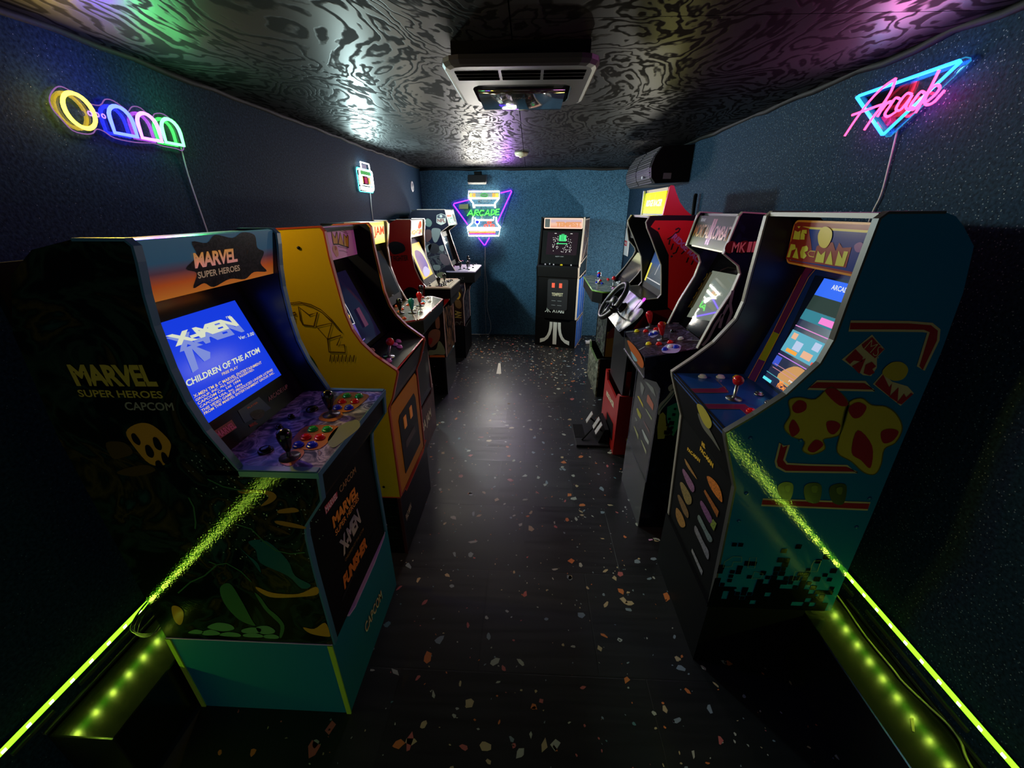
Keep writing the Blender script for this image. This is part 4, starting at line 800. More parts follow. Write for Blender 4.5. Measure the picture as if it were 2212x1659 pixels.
slab('edge_trim', Pl((.803, 0, 1.583), (0, -1, 0), (0, 0, 1)), rect(-1.462, 0, -1.018, .012), 0, .004, TRL, t)
MR = M('brick_red_print', '#8a2a22', .25); MYL = M('butter_print', '#d8c050', .25); MBL = M('royal_blue_print', '#2a3c8a', .18); MOR = M('amber_border', '#d08a3a', .22)
mq = slab('marquee', R2m, rrect(-1.458, -.006, -1.02, .132, .022), -.012, 0, MOR, t)
slab('marquee_panel', R2m, rrect(-1.452, 0, -1.02, .126, .018), 0, .0006, MR, mq); slab('marquee_panel', R2m, rrect(-1.445, .006, -1.02, .113, .016), .0006, .0010, MYL, mq); slab('marquee_panel', R2m, rrect(-1.439, .006, -1.02, .107, .014), .001, .0014, MBL, mq)
decal(R2m, [(-1.457,0.008),(-1.453,0.062),(-1.442,0.073),(-1.451,0.123),(-1.424,0.107),(-1.403,0.125),(-1.407,0.113),(-1.373,0.109),(-1.361,0.088),(-1.351,0.075),(-1.334,0.046),(-1.317,0.046),(-1.317,0.059),(-1.299,0.069),(-1.252,0.076),(-1.232,0.053),(-1.227,0.077),(-1.209,0.064),(-1.177,0.068),(-1.176,0.014),(-1.362,0.008)], MR, mq, .0022)
for p in ([(-1.440,0.073),(-1.441,0.100),(-1.422,0.096),(-1.410,0.101),(-1.405,0.073)], [(-1.403,0.103),(-1.380,0.104),(-1.377,0.093),(-1.393,0.093),(-1.384,0.090),(-1.381,0.075),(-1.402,0.074),(-1.405,0.088)], [(-1.450,0.014),(-1.445,0.057),(-1.422,0.057),(-1.413,0.044),(-1.434,0.037),(-1.435,0.015)], [(-1.421,0.016),(-1.410,0.049),(-1.388,0.015)], [(-1.363,0.058),(-1.353,0.052),(-1.352,0.044),(-1.366,0.038),(-1.351,0.028),(-1.361,0.018),(-1.378,0.020),(-1.387,0.036),(-1.383,0.053)],
          [(-1.307,0.015),(-1.305,0.048),(-1.287,0.037),(-1.272,0.050),(-1.268,0.016)], [(-1.261,0.015),(-1.250,0.053),(-1.228,0.015)], [(-1.219,0.015),(-1.220,0.056),(-1.199,0.036),(-1.199,0.056),(-1.183,0.056),(-1.185,0.016)]):
    decal(R2m, p, M('lemon_letter_print', '#c8c04a', .25), mq, .003)
decal(R2m, [(-1.348,0.037),(-1.339,0.044),(-1.315,0.045),(-1.315,0.028),(-1.338,0.029)], MR, mq, .003); stroke(R2m, [(-1.348,0.037),(-1.339,0.044),(-1.315,0.045),(-1.315,0.028),(-1.338,0.029)], .002, MYL, mq, True, .0034)
blob(R2m, [(-1.321,0.090),(-1.313,0.112),(-1.291,0.116),(-1.267,0.106),(-1.260,0.084),(-1.273,0.059),(-1.303,0.063)], MYL, mq, .0036); blob(R2m, [(-1.167,0.073),(-1.152,0.083),(-1.135,0.078),(-1.129,0.063),(-1.153,0.058)], M('purple_glow_print', '#80488a', .25), mq, .0036)
BZB = M('deep_blue_bezel', '#142e7a', .2)
bz = slab('screen_bezel', R2x, rect(-1.4615, -.002, -1.0185, .440), -.015, 0, BZB, t)
decal(R2x, [(-1.466,0.425),(-1.419,0.423),(-1.428,0.400),(-1.396,0.190),(-1.435,0.187)], M('plum_stripe', '#5a1e50', .2), bz, .001); decal(R2x, [(-1.435,0.187),(-1.397,0.188),(-1.386,0.084),(-1.427,0.078)], M('olive_stripe', '#8a8a20', .2), bz, .001)
decal(R2x, [(-1.426,0.078),(-1.387,0.082),(-1.377,0.003),(-1.422,-0.003)], M('violet_stripe', '#5a2468', .2), bz, .001)
for p in ([(-1.466,0.425),(-1.435,0.187),(-1.422,-0.003)], [(-1.410,0.425),(-1.420,0.391),(-1.397,0.188),(-1.377,0.003)]): stroke(R2x, p, .0025, MOR, bz, off=.0018)
sf = slab('screen_frame', R2x, [(a, b) for a, b in [(-1.394,0.403),(-1.333,0.070),(-1.323,0.023)]] + [(-1.03, .005), (-1.03, .415)], 0, .003, M('navy_frame', '#0e1c40', .2), t)
q = [(-1.357,0.401),(-1.328,0.033)]
a0 = (q[0][0] + q[1][0]) / 2
sc = slab('screen', R2x, rect(a0, .03, -1.03, .40), .003, .005, M('menu_screen', '#020208', .2, spec=.12, em=(.012, .016, .04), es=1), t)
def sx(b0, b1, c, x0=0, x1=1, off=.006):
    wd = -1.03 - a0; decal(R2x, rect(a0+wd*x0, b0, a0+wd*x1, b1), c, sc, off)
sx(.345, .40, EM('menu_blue', (.03, .14, .85)))
txt(R2x, 'ARCADE1UP', [(-1.286,0.373),(-1.177,0.373),(-1.293,0.388)], EM('menu_white', (.7, .75, .8)), sc, .008, .02)
sx(.262, .297, EM('menu_teal', (.03, .20, .26)), .0, .85); sx(.268, .288, EM('menu_pink', (.85, .22, .62)), .28, .68, .007)
sx(.236, .239, EM('menu_pink_line', (.7, .25, .6))); sx(.298, .345, EM('menu_grey_green', (.02, .04, .035)))
sx(.145, .222, EM('menu_aqua', (.10, .38, .50)), .0, .75, .006); MPE = EM('menu_peach', (.75, .42, .26)); MBE = EM('menu_pale_blue', (.45, .55, .75))
for x, y, w_, h_, m in ((.05, .195, .08, .02, MPE), (.15, .165, .12, .03, MBE), (.32, .155, .15, .022, MPE), (.40, .19, .1, .025, MBE), (.55, .16, .15, .04, MPE), (.08, .15, .18, .012, EM('menu_orange', (.85, .35, .05))), (.50, .148, .2, .01, EM('menu_cherry', (.7, .1, .08)))): sx(y, y+h_, m, x, x+w_, .0075)
sx(.130, .133, EM('menu_violet_line', (.5, .2, .75)))
MT = EM('menu_tan', (.55, .28, .10))
blob(R2x, [(a0+.06, .062), (a0+.10, .12), (a0+.17, .125), (a0+.25, .11), (a0+.28, .08), (a0+.2, .055)], MT, sc, .007); blob(R2x, [(a0+.12, .04), (a0+.2, .09), (a0+.28, .075), (a0+.26, .04)], EM('menu_indigo', (.10, .08, .30)), sc, .008)
decal(R2x, rect(a0+.0, .092, a0+.032, .125), EM('menu_cobalt', (.04, .08, .55)), sc, .007); sx(.083, .085, EM('menu_rose_line', (.6, .25, .3)), .05, .9, .009); sx(.096, .098, EM('menu_rose_line2', (.5, .25, .3)), .05, .9, .009)
sx(.060, .062, EM('menu_cyan_line', (.08, .45, .5)), .0, .6, .009); sx(.033, .043, EM('menu_cyan', (.10, .75, .85)), .0, .16, .009)
txt(R2x, 'MS.', [(-1.258,0.046),(-1.232,0.049),(-1.265,0.061)], EM('menu_flame', (.95, .30, .06)), sc, .009, .04); txt(R2x, 'PAC-MAN', [(-1.260,0.035),(-1.203,0.038),(-1.265,0.049)], EM('menu_flame', (.95, .30, .06)), sc, .009, .04)
txt(R2x, 'PRESS START', [(a0+.12, .071), (a0+.23, .071), (a0+.12, .078)], EM('menu_white', (.7, .75, .8)), sc, .01)
DB2 = M('blue_deck', '#1c4690', .25); dk = prism('control_deck', [(.574, 1.0145), (.860, 1.0145), (.860, 1.0), (.58, .995)], 1.017, 1.463, DB2, t)
SR2 = M('crimson_stripe', '#7a1e46', .25)
for p in ([(-1.311,0.585),(-1.316,0.686),(-1.337,0.717),(-1.283,0.707),(-1.279,0.670),(-1.276,0.588)], [(-1.189,0.586),(-1.192,0.719),(-1.129,0.724),(-1.098,0.706),(-1.102,0.689),(-1.156,0.686),(-1.154,0.583)]):
    decal(R2d, p, SR2, dk, .001); stroke(R2d, p, .0015, M('dusty_gold', '#8a6a4a', .4), dk, True, .0014)
stroke(R2d, [(-1.405,0.713),(-1.293,0.711)], .002, M('dusty_gold', '#8a6a4a', .4), dk)
for m, p in ((B_WHT, [(-1.422,0.672),(-1.420,0.739)]), (B_YEL, [(-1.417,0.800)]), (STEEL, [(-1.271,0.805),(-1.202,0.804)]), (B_RED, [(-1.139,0.713)])):
    for a, b in p: button(R2d, a, b, m, t, .016)
for a, b in [(-1.233,0.702)]: joystick(R2d, a, b, B_DRED, t, False, .068)
up_ = slab('upper_front_panel', R2u, rect(-1.463, 0, -1.017, .200), -.012, -.002, MATTE, t); fp = slab('front_panel', R2f, rect(-1.463, 0, -1.017, .526), -.012, -.002, MATTE, t)
blob(R2u, [(-1.220,0.182),(-1.155,0.211),(-1.100,0.183),(-1.143,0.132),(-1.194,0.134)], M('yellow_badge_print', '#b8a83a', .35), up_, .001); blob(R2u, [(-1.229,0.145),(-1.153,0.139),(-1.084,0.103),(-1.077,0.089),(-1.133,0.095),(-1.208,0.099)], M('grey_badge_print', '#6a6860', .35), up_, .0006)
GA = M('amber_letter_print', '#d0a020', .4)
txt(R2f, 'PAC-MAN', [(-1.369,0.418),(-1.246,0.443),(-1.368,0.434)], GA, fp, 0, .05, sp=1.05); txt(R2f, 'MS.', [(-1.256,0.513),(-1.224,0.518),(-1.256,0.533)], GA, fp, 0, .05); txt(R2f, 'PAC-MAN', [(-1.263,0.488),(-1.150,0.489),(-1.262,0.507)], GA, fp, 0, .05)
for nm, col, p in (('rust', '#a8763a', [(-1.379,0.372),(-1.327,0.375),(-1.248,0.370),(-1.285,0.362),(-1.352,0.357)]), ('mauve', '#8a5a80', [(-1.382,0.304),(-1.367,0.326),(-1.263,0.326),(-1.267,0.292),(-1.319,0.287)]), ('sand', '#8a7440', [(-1.389,0.232),(-1.368,0.260),(-1.303,0.268),(-1.265,0.259),(-1.270,0.230),(-1.313,0.203)]), ('khaki', '#7a5a30', [(-1.397,0.162),(-1.377,0.185),(-1.318,0.189),(-1.274,0.180),(-1.276,0.154),(-1.325,0.143)]), ('ochre', '#a07030', [(-1.394,0.072),(-1.391,0.106),(-1.330,0.124),(-1.286,0.105),(-1.322,0.062),(-1.366,0.056)]),
             ('flame', '#c87020', [(-1.179,0.433),(-1.139,0.455),(-1.082,0.458),(-1.053,0.428),(-1.082,0.416),(-1.141,0.415)]), ('burnt', '#a05a1c', [(-1.183,0.364),(-1.177,0.378),(-1.062,0.378),(-1.066,0.349)]), ('orchid', '#7a4a78', [(-1.193,0.297),(-1.181,0.320),(-1.101,0.319),(-1.099,0.291),(-1.137,0.286)]), ('moss', '#7a8a30', [(-1.101,0.285),(-1.090,0.321),(-1.062,0.326),(-1.070,0.285)]),
             ('steelblue', '#6a7a78', [(-1.194,0.225),(-1.185,0.251),(-1.124,0.247),(-1.069,0.247),(-1.090,0.217),(-1.140,0.222)]), ('pewter', '#7a7880', [(-1.203,0.156),(-1.199,0.186),(-1.127,0.181),(-1.077,0.180),(-1.077,0.144),(-1.143,0.151)]), ('silver', '#8a8890', [(-1.203,0.051),(-1.199,0.069),(-1.093,0.066),(-1.096,0.041)])):
    m = ART('badge_%s_print' % nm, ((0, col), (.47, col), (.52, '#1a1410'), (.57, col), (1, col)), 120, 3, .5, .4)
    (decal if len(p) < 5 else blob)(R2f, p, m, fp, .001)
box('riser_front', (.664, 1.0, 0), (.676, 1.48, .298), MATTE, t); box('riser_side', (.676, 1.0, 0), (1.004, 1.016, .298), MATTE, t); box('riser_side', (.676, 1.464, 0), (1.004, 1.48, .298), MATTE, t)
# side art: stripes, lettering, plain yellow shapes, pixel squares
SRD = M('side_red', '#8a1f24', .06, bump=.10, bs=170); SCR_ = M('side_sand_outline', '#b0a070', .06, bump=.10, bs=170); SYE = M('side_yellow', '#a8942c', .06, bump=.10, bs=170)
def band(p, w_=.006):
    decal(R2s, p, SRD, p0, .0012); stroke(R2s, p, w_, SCR_, p0, True, .0016, 'outline')
c6 = 0
band([(0.810,1.323),(0.806,1.346),(0.947,1.346),(1.003,1.342),(1.027,1.327),(1.036,1.300),(1.034,1.218),(1.015,1.230),(1.004,1.320),(0.990,1.324),(0.921,1.324)])
band([(0.757,1.160),(0.774,1.183),(0.898,1.183),(0.932,1.158),(0.835,1.159)])
band([(0.730,0.989),(0.742,0.977),(0.756,0.982),(0.757,0.931),(0.769,0.918),(0.828,0.916),(0.940,0.916),(0.978,0.893),(0.772,0.890),(0.743,0.906),(0.734,0.925)])
band([(0.734,0.762),(0.732,0.786),(1.053,0.783),(1.056,0.756)])
decal(R2s, [(0.818,1.245),(0.870,1.313),(0.894,1.292),(0.915,1.275),(0.904,1.252),(0.914,1.224),(0.908,1.200),(0.887,1.202)], SCR_, p0, .0012)
for p in ([(0.853,1.286),(0.872,1.307),(0.892,1.290),(0.913,1.275),(0.899,1.250),(0.859,1.278)], [(0.826,1.245),(0.842,1.274),(0.868,1.253),(0.870,1.240),(0.848,1.243),(0.842,1.233)], [(0.849,1.227),(0.876,1.250),(0.875,1.206)], [(0.882,1.232),(0.895,1.240),(0.910,1.228),(0.903,1.220),(0.913,1.210),(0.902,1.202),(0.885,1.208)]): decal(R2s, p, SRD, p0, .0024)
txt(R2s, 'MS.', [(0.859,1.278),(0.906,1.250),(0.868,1.303)], SCR_, p0, .0030, -.02); 
decal(R2s, [(0.921,1.177),(0.934,1.209),(0.967,1.185),(1.012,1.172),(1.036,1.152),(1.016,1.114)], SCR_, p0, .0012)
for p in ([(0.925,1.177),(0.936,1.205),(0.965,1.169),(0.968,1.180),(0.977,1.141)], [(0.975,1.141),(0.989,1.169),(1.003,1.125)], [(1.002,1.123),(1.010,1.151),(1.020,1.140),(1.027,1.154),(1.034,1.150),(1.016,1.119)]): decal(R2s, p, SRD, p0, .0024)
blob(R2s, [(0.931,1.211),(0.943,1.238),(0.970,1.240),(0.993,1.221),(0.991,1.194),(0.965,1.189)], SYE, p0, .0028)
for p in ([(0.717,1.124),(0.743,1.134),(0.786,1.130),(0.816,1.166),(0.875,1.123),(0.884,1.084),(0.886,1.025),(0.869,1.011),(0.846,1.003),(0.860,0.972),(0.831,0.952),(0.800,0.965),(0.796,0.996),(0.757,1.011),(0.727,1.041),(0.733,1.081)], [(0.874,1.113),(0.904,1.135),(0.940,1.115),(0.978,1.111),(1.016,1.087),(1.047,1.044),(1.046,0.998),(1.024,0.976),(1.034,0.923),(1.029,0.889),(0.996,0.894),(0.948,0.931),(0.898,0.962),(0.886,1.025)]): blob(R2s, p, SYE, p0, .0014); stroke(R2s, [(v.x, v.y) for v in cr([(a, b, 0) for a, b in p], True, 4)], .003, M('olive_outline', '#5a5418', .3), p0, True, .002, 'outline')
for p in ([(0.731,1.110),(0.743,1.126),(0.764,1.118),(0.769,1.097),(0.752,1.086),(0.736,1.093)], [(0.803,1.154),(0.829,1.162),(0.876,1.118),(0.853,1.113)], [(0.837,1.059),(0.856,1.064),(0.878,1.050),(0.870,1.022),(0.851,1.029)], [(0.881,1.104),(0.899,1.123),(0.927,1.110),(0.923,1.080),(0.903,1.075)], [(0.994,1.032),(1.016,1.043),(1.041,1.033),(1.035,1.003),(1.012,0.997)], [(0.937,0.963),(0.929,1.036),(0.986,0.986),(1.008,0.911),(0.972,0.937)], [(0.740,1.041),(0.745,1.066),(0.772,1.032),(0.757,1.011)], [(0.812,0.970),(0.824,1.002),(0.851,0.987),(0.833,0.960)]): blob(R2s, p, SRD, p0, .0026)
SKH = M('dark_khaki_print', '#2e3a22', .3)
for p in ([(0.764,0.835),(0.782,0.853),(0.808,0.842),(0.814,0.789),(0.784,0.794)], [(0.842,0.838),(0.865,0.853),(0.892,0.839),(0.901,0.780),(0.862,0.785)], [(0.916,0.834),(0.938,0.852),(0.964,0.842),(0.976,0.777),(0.942,0.782)]): blob(R2s, p, SKH, p0, .002); blob(R2s, [(a*.35+.65*p[0][0]+.02, b*.35+.65*p[0][1]) for a, b in p], M('dull_olive_print', '#55602a', .3), p0, .003)
DPX = M('pixel_black_print', '#06090a', .05, bump=.10, bs=170); V = []; F = []; V2 = []; F2 = []
def px_(a, b, s, V, F, o):
    k = len(V); V += [R2s.at(a+i*s, b+j*s, o) for i, j in ((-.5, -.5), (.5, -.5), (.5, .5), (-.5, .5))]; F.append((k, k+1, k+2, k+3))
rr = random.Random(11); CE = .0205
for i in range(20):
    for j in range(19):
        a = .668 + i*CE; b = .31 + j*CE
        if a > 1.075: continue
        cut = .375 + .03*math.sin(i*.9) + (.05 if 8 < i < 15 else 0)
        if b < .60:
            if b < cut: pr_ = .93
            elif b < cut+.06: pr_ = .55
            elif b < cut+.14: pr_ = .16
            else: pr_ = .035
            if rr.random() < pr_: px_(a, b, CE*(1.02 if b < cut else rr.choice((.75, .9, 1.0))), V, F, .0018)
            elif b < cut: px_(a, b, CE*.8, V2, F2, .003)
obj('pixel_print', V, F, DPX, p0, kind='stuff')
for q in ([(0.673,0.496),(0.673,0.521),(0.696,0.546),(0.723,0.545),(0.728,0.523),(0.701,0.522),(0.701,0.500)], [(0.754,0.498),(0.750,0.542),(0.772,0.545),(0.777,0.497)], [(0.779,0.447),(0.781,0.481),(0.812,0.472),(0.808,0.449)], [(0.915,0.445),(0.913,0.488),(0.959,0.492),(0.960,0.468),(0.935,0.466),(0.935,0.443)], [(0.958,0.517),(0.960,0.539),(0.982,0.540),(0.984,0.491),(0.962,0.490)]): stroke(R2s, q, .002, M('grey_grid_line', '#5a6a60', .3), p0, True, .0032)
for a, b in [(0.644,1.002),(0.678,0.806),(0.681,0.696),(0.785,0.999),(1.047,0.799),(1.047,0.686),(1.018,0.378)] + [(0.739,0.389),(1.062,0.245)]: lathe('bolt', [(.0065, 0), (.0055, .003), (.003, .0045), (0, .005)], R2s.at(a, b), R2s.n, TEALS, p0, 10)

# ------------------------------------------------------------------ second on the right (dark, white edging, two red bat sticks)
R3s=Pl((0,1.700,0),(1,0,0),(0,0,1))
R3f=Pl((.630,0,0),(0,-1,0),(0,0,1))
R3c=Pl((.533,0,0),(0,-1,0),(0,0,1))
R3m=Pl((.795,0,1.447),(0,-1,0),(.028,0,.132))
R3x=Pl((.803,0,1.020),(0,-1,0),(.142,0,.380))
R3d=Pl((.531,0,.990),(0,-1,0),(.226,0,.048))
NVY = ART('midnight_print', ((0, '#080a14'), (.5, '#0b0e1c'), (.62, '#141c30'), (1, '#090b16')), 6, 3, 1, .25)
t = thing('arcade_cabinet', 'dark arcade cabinet with two red bat joysticks, between the teal and the driving cabinet', 'arcade cabinet', (.88, 1.93, 0), GR)
fr = [(.93, 1.588), (.825, 1.594), (.815, 1.58), (.786, 1.440), (.854, 1.394), (.869, 1.362), (.854, 1.290), (.798, 1.164), (.757, 1.037), (.700, 1.026), (.531, .990), (.541, .890), (.600, .872), (.623, .838), (.627, .692), (.632, .0)]
re = [(1.0, 0), (1.0, .285), (1.10, .29), (1.10, 1.35), (1.06, 1.5), (.99, 1.57)]
p0 = side(fr, re, 1.700, 1.717, NVY, t, TRL, .005, trim_pts=fr[:9]); side(fr, re, 2.113, 2.130, NVY, t, TRL, .005, trim_pts=fr[:9])
box('top_panel', (.84, 1.717, 1.572), (.96, 2.113, 1.588), BLK, t); box('back_panel', (1.075, 1.717, .30), (1.09, 2.113, 1.5), MATTE, t)
MK = GRAD('glare_fade_marquee', 1.447, 1.579, 2, ((0, '#a0a090'), (.28, '#6a6a5e'), (.36, '#2a2a28'), (1, '#33322e')), .4, spec=.12)  # pale lower band puts the marquee's glare into its colour
mq = slab('marquee', R3m, rect(-2.113, 0, -1.717, .134), -.012, 0, MK, t)
FIRE = GRAD('fire_letter_print', 1.475, 1.54, 2, ((0, '#c0a82a'), (.45, '#a85a20'), (1, '#5a1a14')), .3)
txt(R3m, 'MORTAL KOMBAT', [(-2.105, .038), (-1.73, .038), (-2.105, .096)], FIRE, mq, .001, .02, sp=.9); txt(R3m, 'II', [(-1.935, .012), (-1.895, .012), (-1.935, .122)], M('dark_red_print', '#7a1c1c', .3), mq, .0006, .05)
txt(R3m, 'MIDWAY', [(-2.07, .108), (-2.02, .108), (-2.07, .122)], GREYP, mq, .001)
box('light_tube', (.797, 1.76, 1.4405), (.812, 2.08, 1.4455), EM('marquee_tube', (1.2, 1.1, .8)), t)
slab('screen_bezel', R3x, rect(-2.113, -.01, -1.717, .415), -.02, 0, M('black_glass_bezel', '#050506', .06), t)
G3 = M('grey_lit_screen', '#101210', .02, em=(.12, .135, .105), es=1, coat=1)
sc = slab('screen', R3x, [(-2.065,0.326),(-2.060,0.077),(-1.811,0.120)] + [(-1.735, .09), (-1.735, .345)], 0, .002, G3, t)
txt(R3x, 'II', [(-1.80, .31), (-1.76, .31), (-1.80, .335)], GREYP, sc, .003); decal(R3x, [(-2.085,0.315),(-2.053,0.317),(-2.051,0.129),(-2.103,0.119)], M('dark_gold_strip', '#3a2c14', .2), sc, .003)
for k in range(4):
    b0 = .12 + k*.05; stroke(R3x, [(-2.10, b0), (-2.09, b0+.02), (-2.098, b0+.035)], .006, M('ochre_ink', '#8a6a1c', .3), sc, off=.004)
decal(R3x, [(-2.043,0.007),(-1.985,0.028),(-1.825,0.022),(-1.855,0.008)], M('mustard_strip', '#8a8228', .3), sc, .004)
DK4 = ART('violet_stone_deck', ((0, '#1c1820'), (.45, '#2a2430'), (.52, '#453a50'), (.6, '#241e28'), (.75, '#6a5a80'), (1, '#2a2430')), 14, 4, 1.4, .25)
dk = prism('control_deck', [(.531, .990), (.805, 1.048), (.805, 1.02), (.545, .965)], 1.702, 2.128, DK4, t)
LAV = M('lavender_print', '#9a90c0', .3)
blob(R3d, [(-1.786,0.105),(-1.818,0.144),(-1.778,0.181),(-1.719,0.161),(-1.693,0.131),(-1.726,0.087)], LAV, dk, .001); blob(R3d, [(-2.046,0.114),(-2.047,0.146),(-1.982,0.143),(-1.942,0.104),(-1.980,0.096)], LAV, dk, .001)
for p in ([(-2.107,0.006),(-2.098,0.043)], [(-1.809,0.001),(-1.837,0.034)], [(-1.823,0.230),(-1.787,0.273)], [(-2.131,0.235),(-2.092,0.281)]): stroke(R3d, p, .006, GREYP, dk)
for m, p in ((B_YEL, [(-2.086,0.058),(-1.863,0.060),(-2.124,0.209)]), (B_RED, [(-2.057,0.098),(-2.058,0.151),(-1.837,0.102),(-1.832,0.153)]), (B_BLU, [(-1.987,0.107),(-1.990,0.130),(-1.754,0.104),(-1.757,0.155)]), (B_WHT, [(-2.014,0.134),(-1.852,0.209),(-1.777,0.136)]), (B_BLK, [(-1.979,0.213)])):
    for a, b in p: button(R3d, a, b, m, t, .0145)
for a, b in [(-2.114,0.137),(-1.892,0.135)]: joystick(R3d, a, b, B_DRED, t, True, .064)
fa = prism('fascia', [(.533, .962), (.541, .893), (.555, .893), (.547, .962)], 1.717, 2.113, M('stone_fascia', '#2a2624', .35), t)
blob(R3c, [(-2.034,0.965),(-1.922,0.984),(-1.777,0.983),(-1.701,0.962),(-1.728,0.931),(-1.869,0.931)], M('burnt_orange_print', '#a8501e', .35), fa, .004); blob(R3c, [(-1.938,0.940),(-1.851,0.944),(-1.799,0.938),(-1.863,0.920)], M('pale_blue_print', '#7a98a8', .35), fa, .005)
box('edge_strip', (.537, 1.702, .884), (.545, 2.128, .893), STEEL, t)
prism('under_panel', [(.545, .888), (.605, .872), (.630, .838), (.645, .838), (.61, .885)], 1.717, 2.113, M('smoke_grey_front', '#333236', .28, bump=.05), t)
fp = box('front_panel', (.630, 1.717, .30), (.644, 2.113, .842), M('smoke_grey_front', '#333236', .28, bump=.05), t)
rf = box('riser_front', (.626, 1.702, 0), (.640, 2.128, .30), M('grey_riser', '#3a3b3c', .25, bump=.05), t)
for nm, col, p in (('straw', '#b8a03a', [(-2.053,0.633),(-2.026,0.645),(-1.931,0.641),(-1.920,0.625)]), ('brick', '#a05a4a', [(-1.885,0.719),(-1.869,0.729),(-1.773,0.720),(-1.767,0.689),(-1.881,0.683)]), ('straw2', '#a89a40', [(-2.035,0.560),(-2.015,0.576),(-1.934,0.573),(-1.932,0.549),(-1.990,0.543)]), ('sage', '#8a8c70', [(-1.888,0.637),(-1.872,0.645),(-1.762,0.647),(-1.765,0.635)]), ('rose', '#7a5a5c', [(-1.892,0.564),(-1.873,0.570),(-1.782,0.570),(-1.756,0.560),(-1.817,0.558)]), ('cream', '#a09868', [(-2.040,0.443),(-2.023,0.451),(-1.933,0.449),(-1.920,0.423)]),
             ('white', '#a8a8a8', [(-1.890,0.507),(-1.875,0.518),(-1.811,0.518),(-1.755,0.517),(-1.752,0.498),(-1.818,0.491)]), ('ivory', '#a8a488', [(-1.879,0.449),(-1.866,0.455),(-1.769,0.451),(-1.766,0.431)]), ('ash', '#6a6868', [(-2.035,0.724),(-2.009,0.735),(-1.948,0.732),(-1.965,0.677),(-2.000,0.687)]), ('ash2', '#6a6868', [(-1.951,0.765),(-1.915,0.778),(-1.816,0.792),(-1.755,0.769),(-1.827,0.763)]), ('ash3', '#76766e', [(-2.043,0.500),(-2.016,0.514),(-1.983,0.514),(-2.012,0.490)])):
    decal(R3f, p, M('badge_%s_print' % nm, col, .4), fp, .0015)
RDL = M('blood_red_print', '#5e1218', .35); LTR = M('salmon_letter', '#d89080', .35)
for a, b in [(0.807,1.466),(0.856,1.467),(0.904,1.469)]: blob(R3s, [(a+.024*math.cos(k), b+.024*math.sin(k)) for k in (0, 1.2, 2.4, 3.6, 4.8)], RDL, p0, .0014)
txt(R3s, 'MK', [(0.812,1.446),(0.866,1.446),(0.811,1.484)], LTR, p0, .002, .02); txt(R3s, 'II', [(0.872,1.447),(0.905,1.447),(0.872,1.487)], LTR, p0, .002, .05)
BOLT = M('storm_white_print', '#7f828a', .3)
for p in ([(0.853,1.295),(0.853,1.241),(0.867,1.201),(0.859,1.144)], [(0.847,1.236),(0.833,1.185),(0.831,1.133)], [(0.831,1.195),(0.811,1.149),(0.793,1.085),(0.774,1.052)]): stroke(R3s, p, .012, BOLT, p0)
SGN2 = M('pale_swirl_print', '#7d8f80', .3); SWT2 = M('dark_teal_swirl', '#1f4a40', .3)
blob(R3s, [(0.629,0.710),(0.629,0.757),(0.654,0.792),(0.680,0.841),(0.696,0.827),(0.686,0.804),(0.665,0.766),(0.644,0.730),(0.637,0.703)], SGN2, p0, .002); blob(R3s, [(0.631,0.722),(0.643,0.754),(0.673,0.800),(0.691,0.834),(0.685,0.812),(0.658,0.769)], SWT2, p0, .0026); blob(R3s, [(0.656,0.848),(0.676,0.867),(0.692,0.853),(0.669,0.826)], SGN2, p0, .002)
decal(R3s, [(0.668,0.746),(0.712,0.772),(0.754,0.725),(0.740,0.645),(0.722,0.584),(0.695,0.620),(0.674,0.692)], M('sea_green_print', '#1f7a5e', .3), p0, .002); decal(R3s, [(0.637,0.703),(0.652,0.717),(0.667,0.700),(0.675,0.660),(0.706,0.596),(0.678,0.570),(0.649,0.567),(0.638,0.631)], M('khaki_green_print', '#7a8038', .3), p0, .0022)
for x, y, s in ((625, 530, .7), (615, 605, .9), (525, 710, .7), (595, 720, 1.4), (650, 780, .8), (580, 812, 1.2), (510, 800, 1.2), (640, 850, 1), (430, 855, 1.2), (500, 860, 1.2), (460, 665, .8), (445, 745, 1), (395, 840, .9), (490, 915, 1.2), (550, 910, 1.1)):
    o = R3s; a, b = {0: 0}.get(1) or (0, 0); 
    q_ = [(0.706,0.736),(0.694,0.570)]
    a = q_[0][0] + (x-625) * (q_[1][0]-q_[0][0]) / (515-625.0) ; b = q_[0][1] + (y-530) * (q_[1][1]-q_[0][1]) / (940-530.0)
    decal(R3s, rect(a-.008*s, b-.008*s, a+.008*s, b+.008*s), DPX, p0, .003, 'pixel')

# ------------------------------------------------------------------ third on the right (red racing cabinet)
R4s=Pl((0,2.405,0),(1,0,0),(0,0,1))
R4f=Pl((.620,0,0),(0,-1,0),(0,0,1))
R4m=Pl((.744,0,1.578),(0,-1,0),(.004,0,.122))
R4h=Pl((.566,0,.908),(0,-1,0),(.140,0,.201))
REDR = M('racing_red', '#e81a1c', .35, bump=.05); REDD = M('riser_red', '#a01a16', .35, bump=.05)
t = thing('arcade_cabinet', 'red and black driving cabinet with a steering wheel and a lit yellow sign on top', 'arcade cabinet', (.90, 2.64, 0), GR)
fr = [(1.05, 1.576), (.668, 1.574), (.650, 1.540), (.660, 1.510), (.697, 1.445), (.748, 1.348), (.768, 1.312), (.781, 1.235), (.794, 1.141), (.776, 1.116), (.706, 1.109), (.566, .908), (.590, .880), (.686, .830), (.686, .46)]
re = [(1.15, .46), (1.15, 1.54)]
p0 = side(fr, re, 2.405, 2.422, BLK, t, TRL, .004, trim_pts=fr[1:11]); side(fr, re, 2.853, 2.870, BLK, t, TRL, .004, trim_pts=fr[1:11])
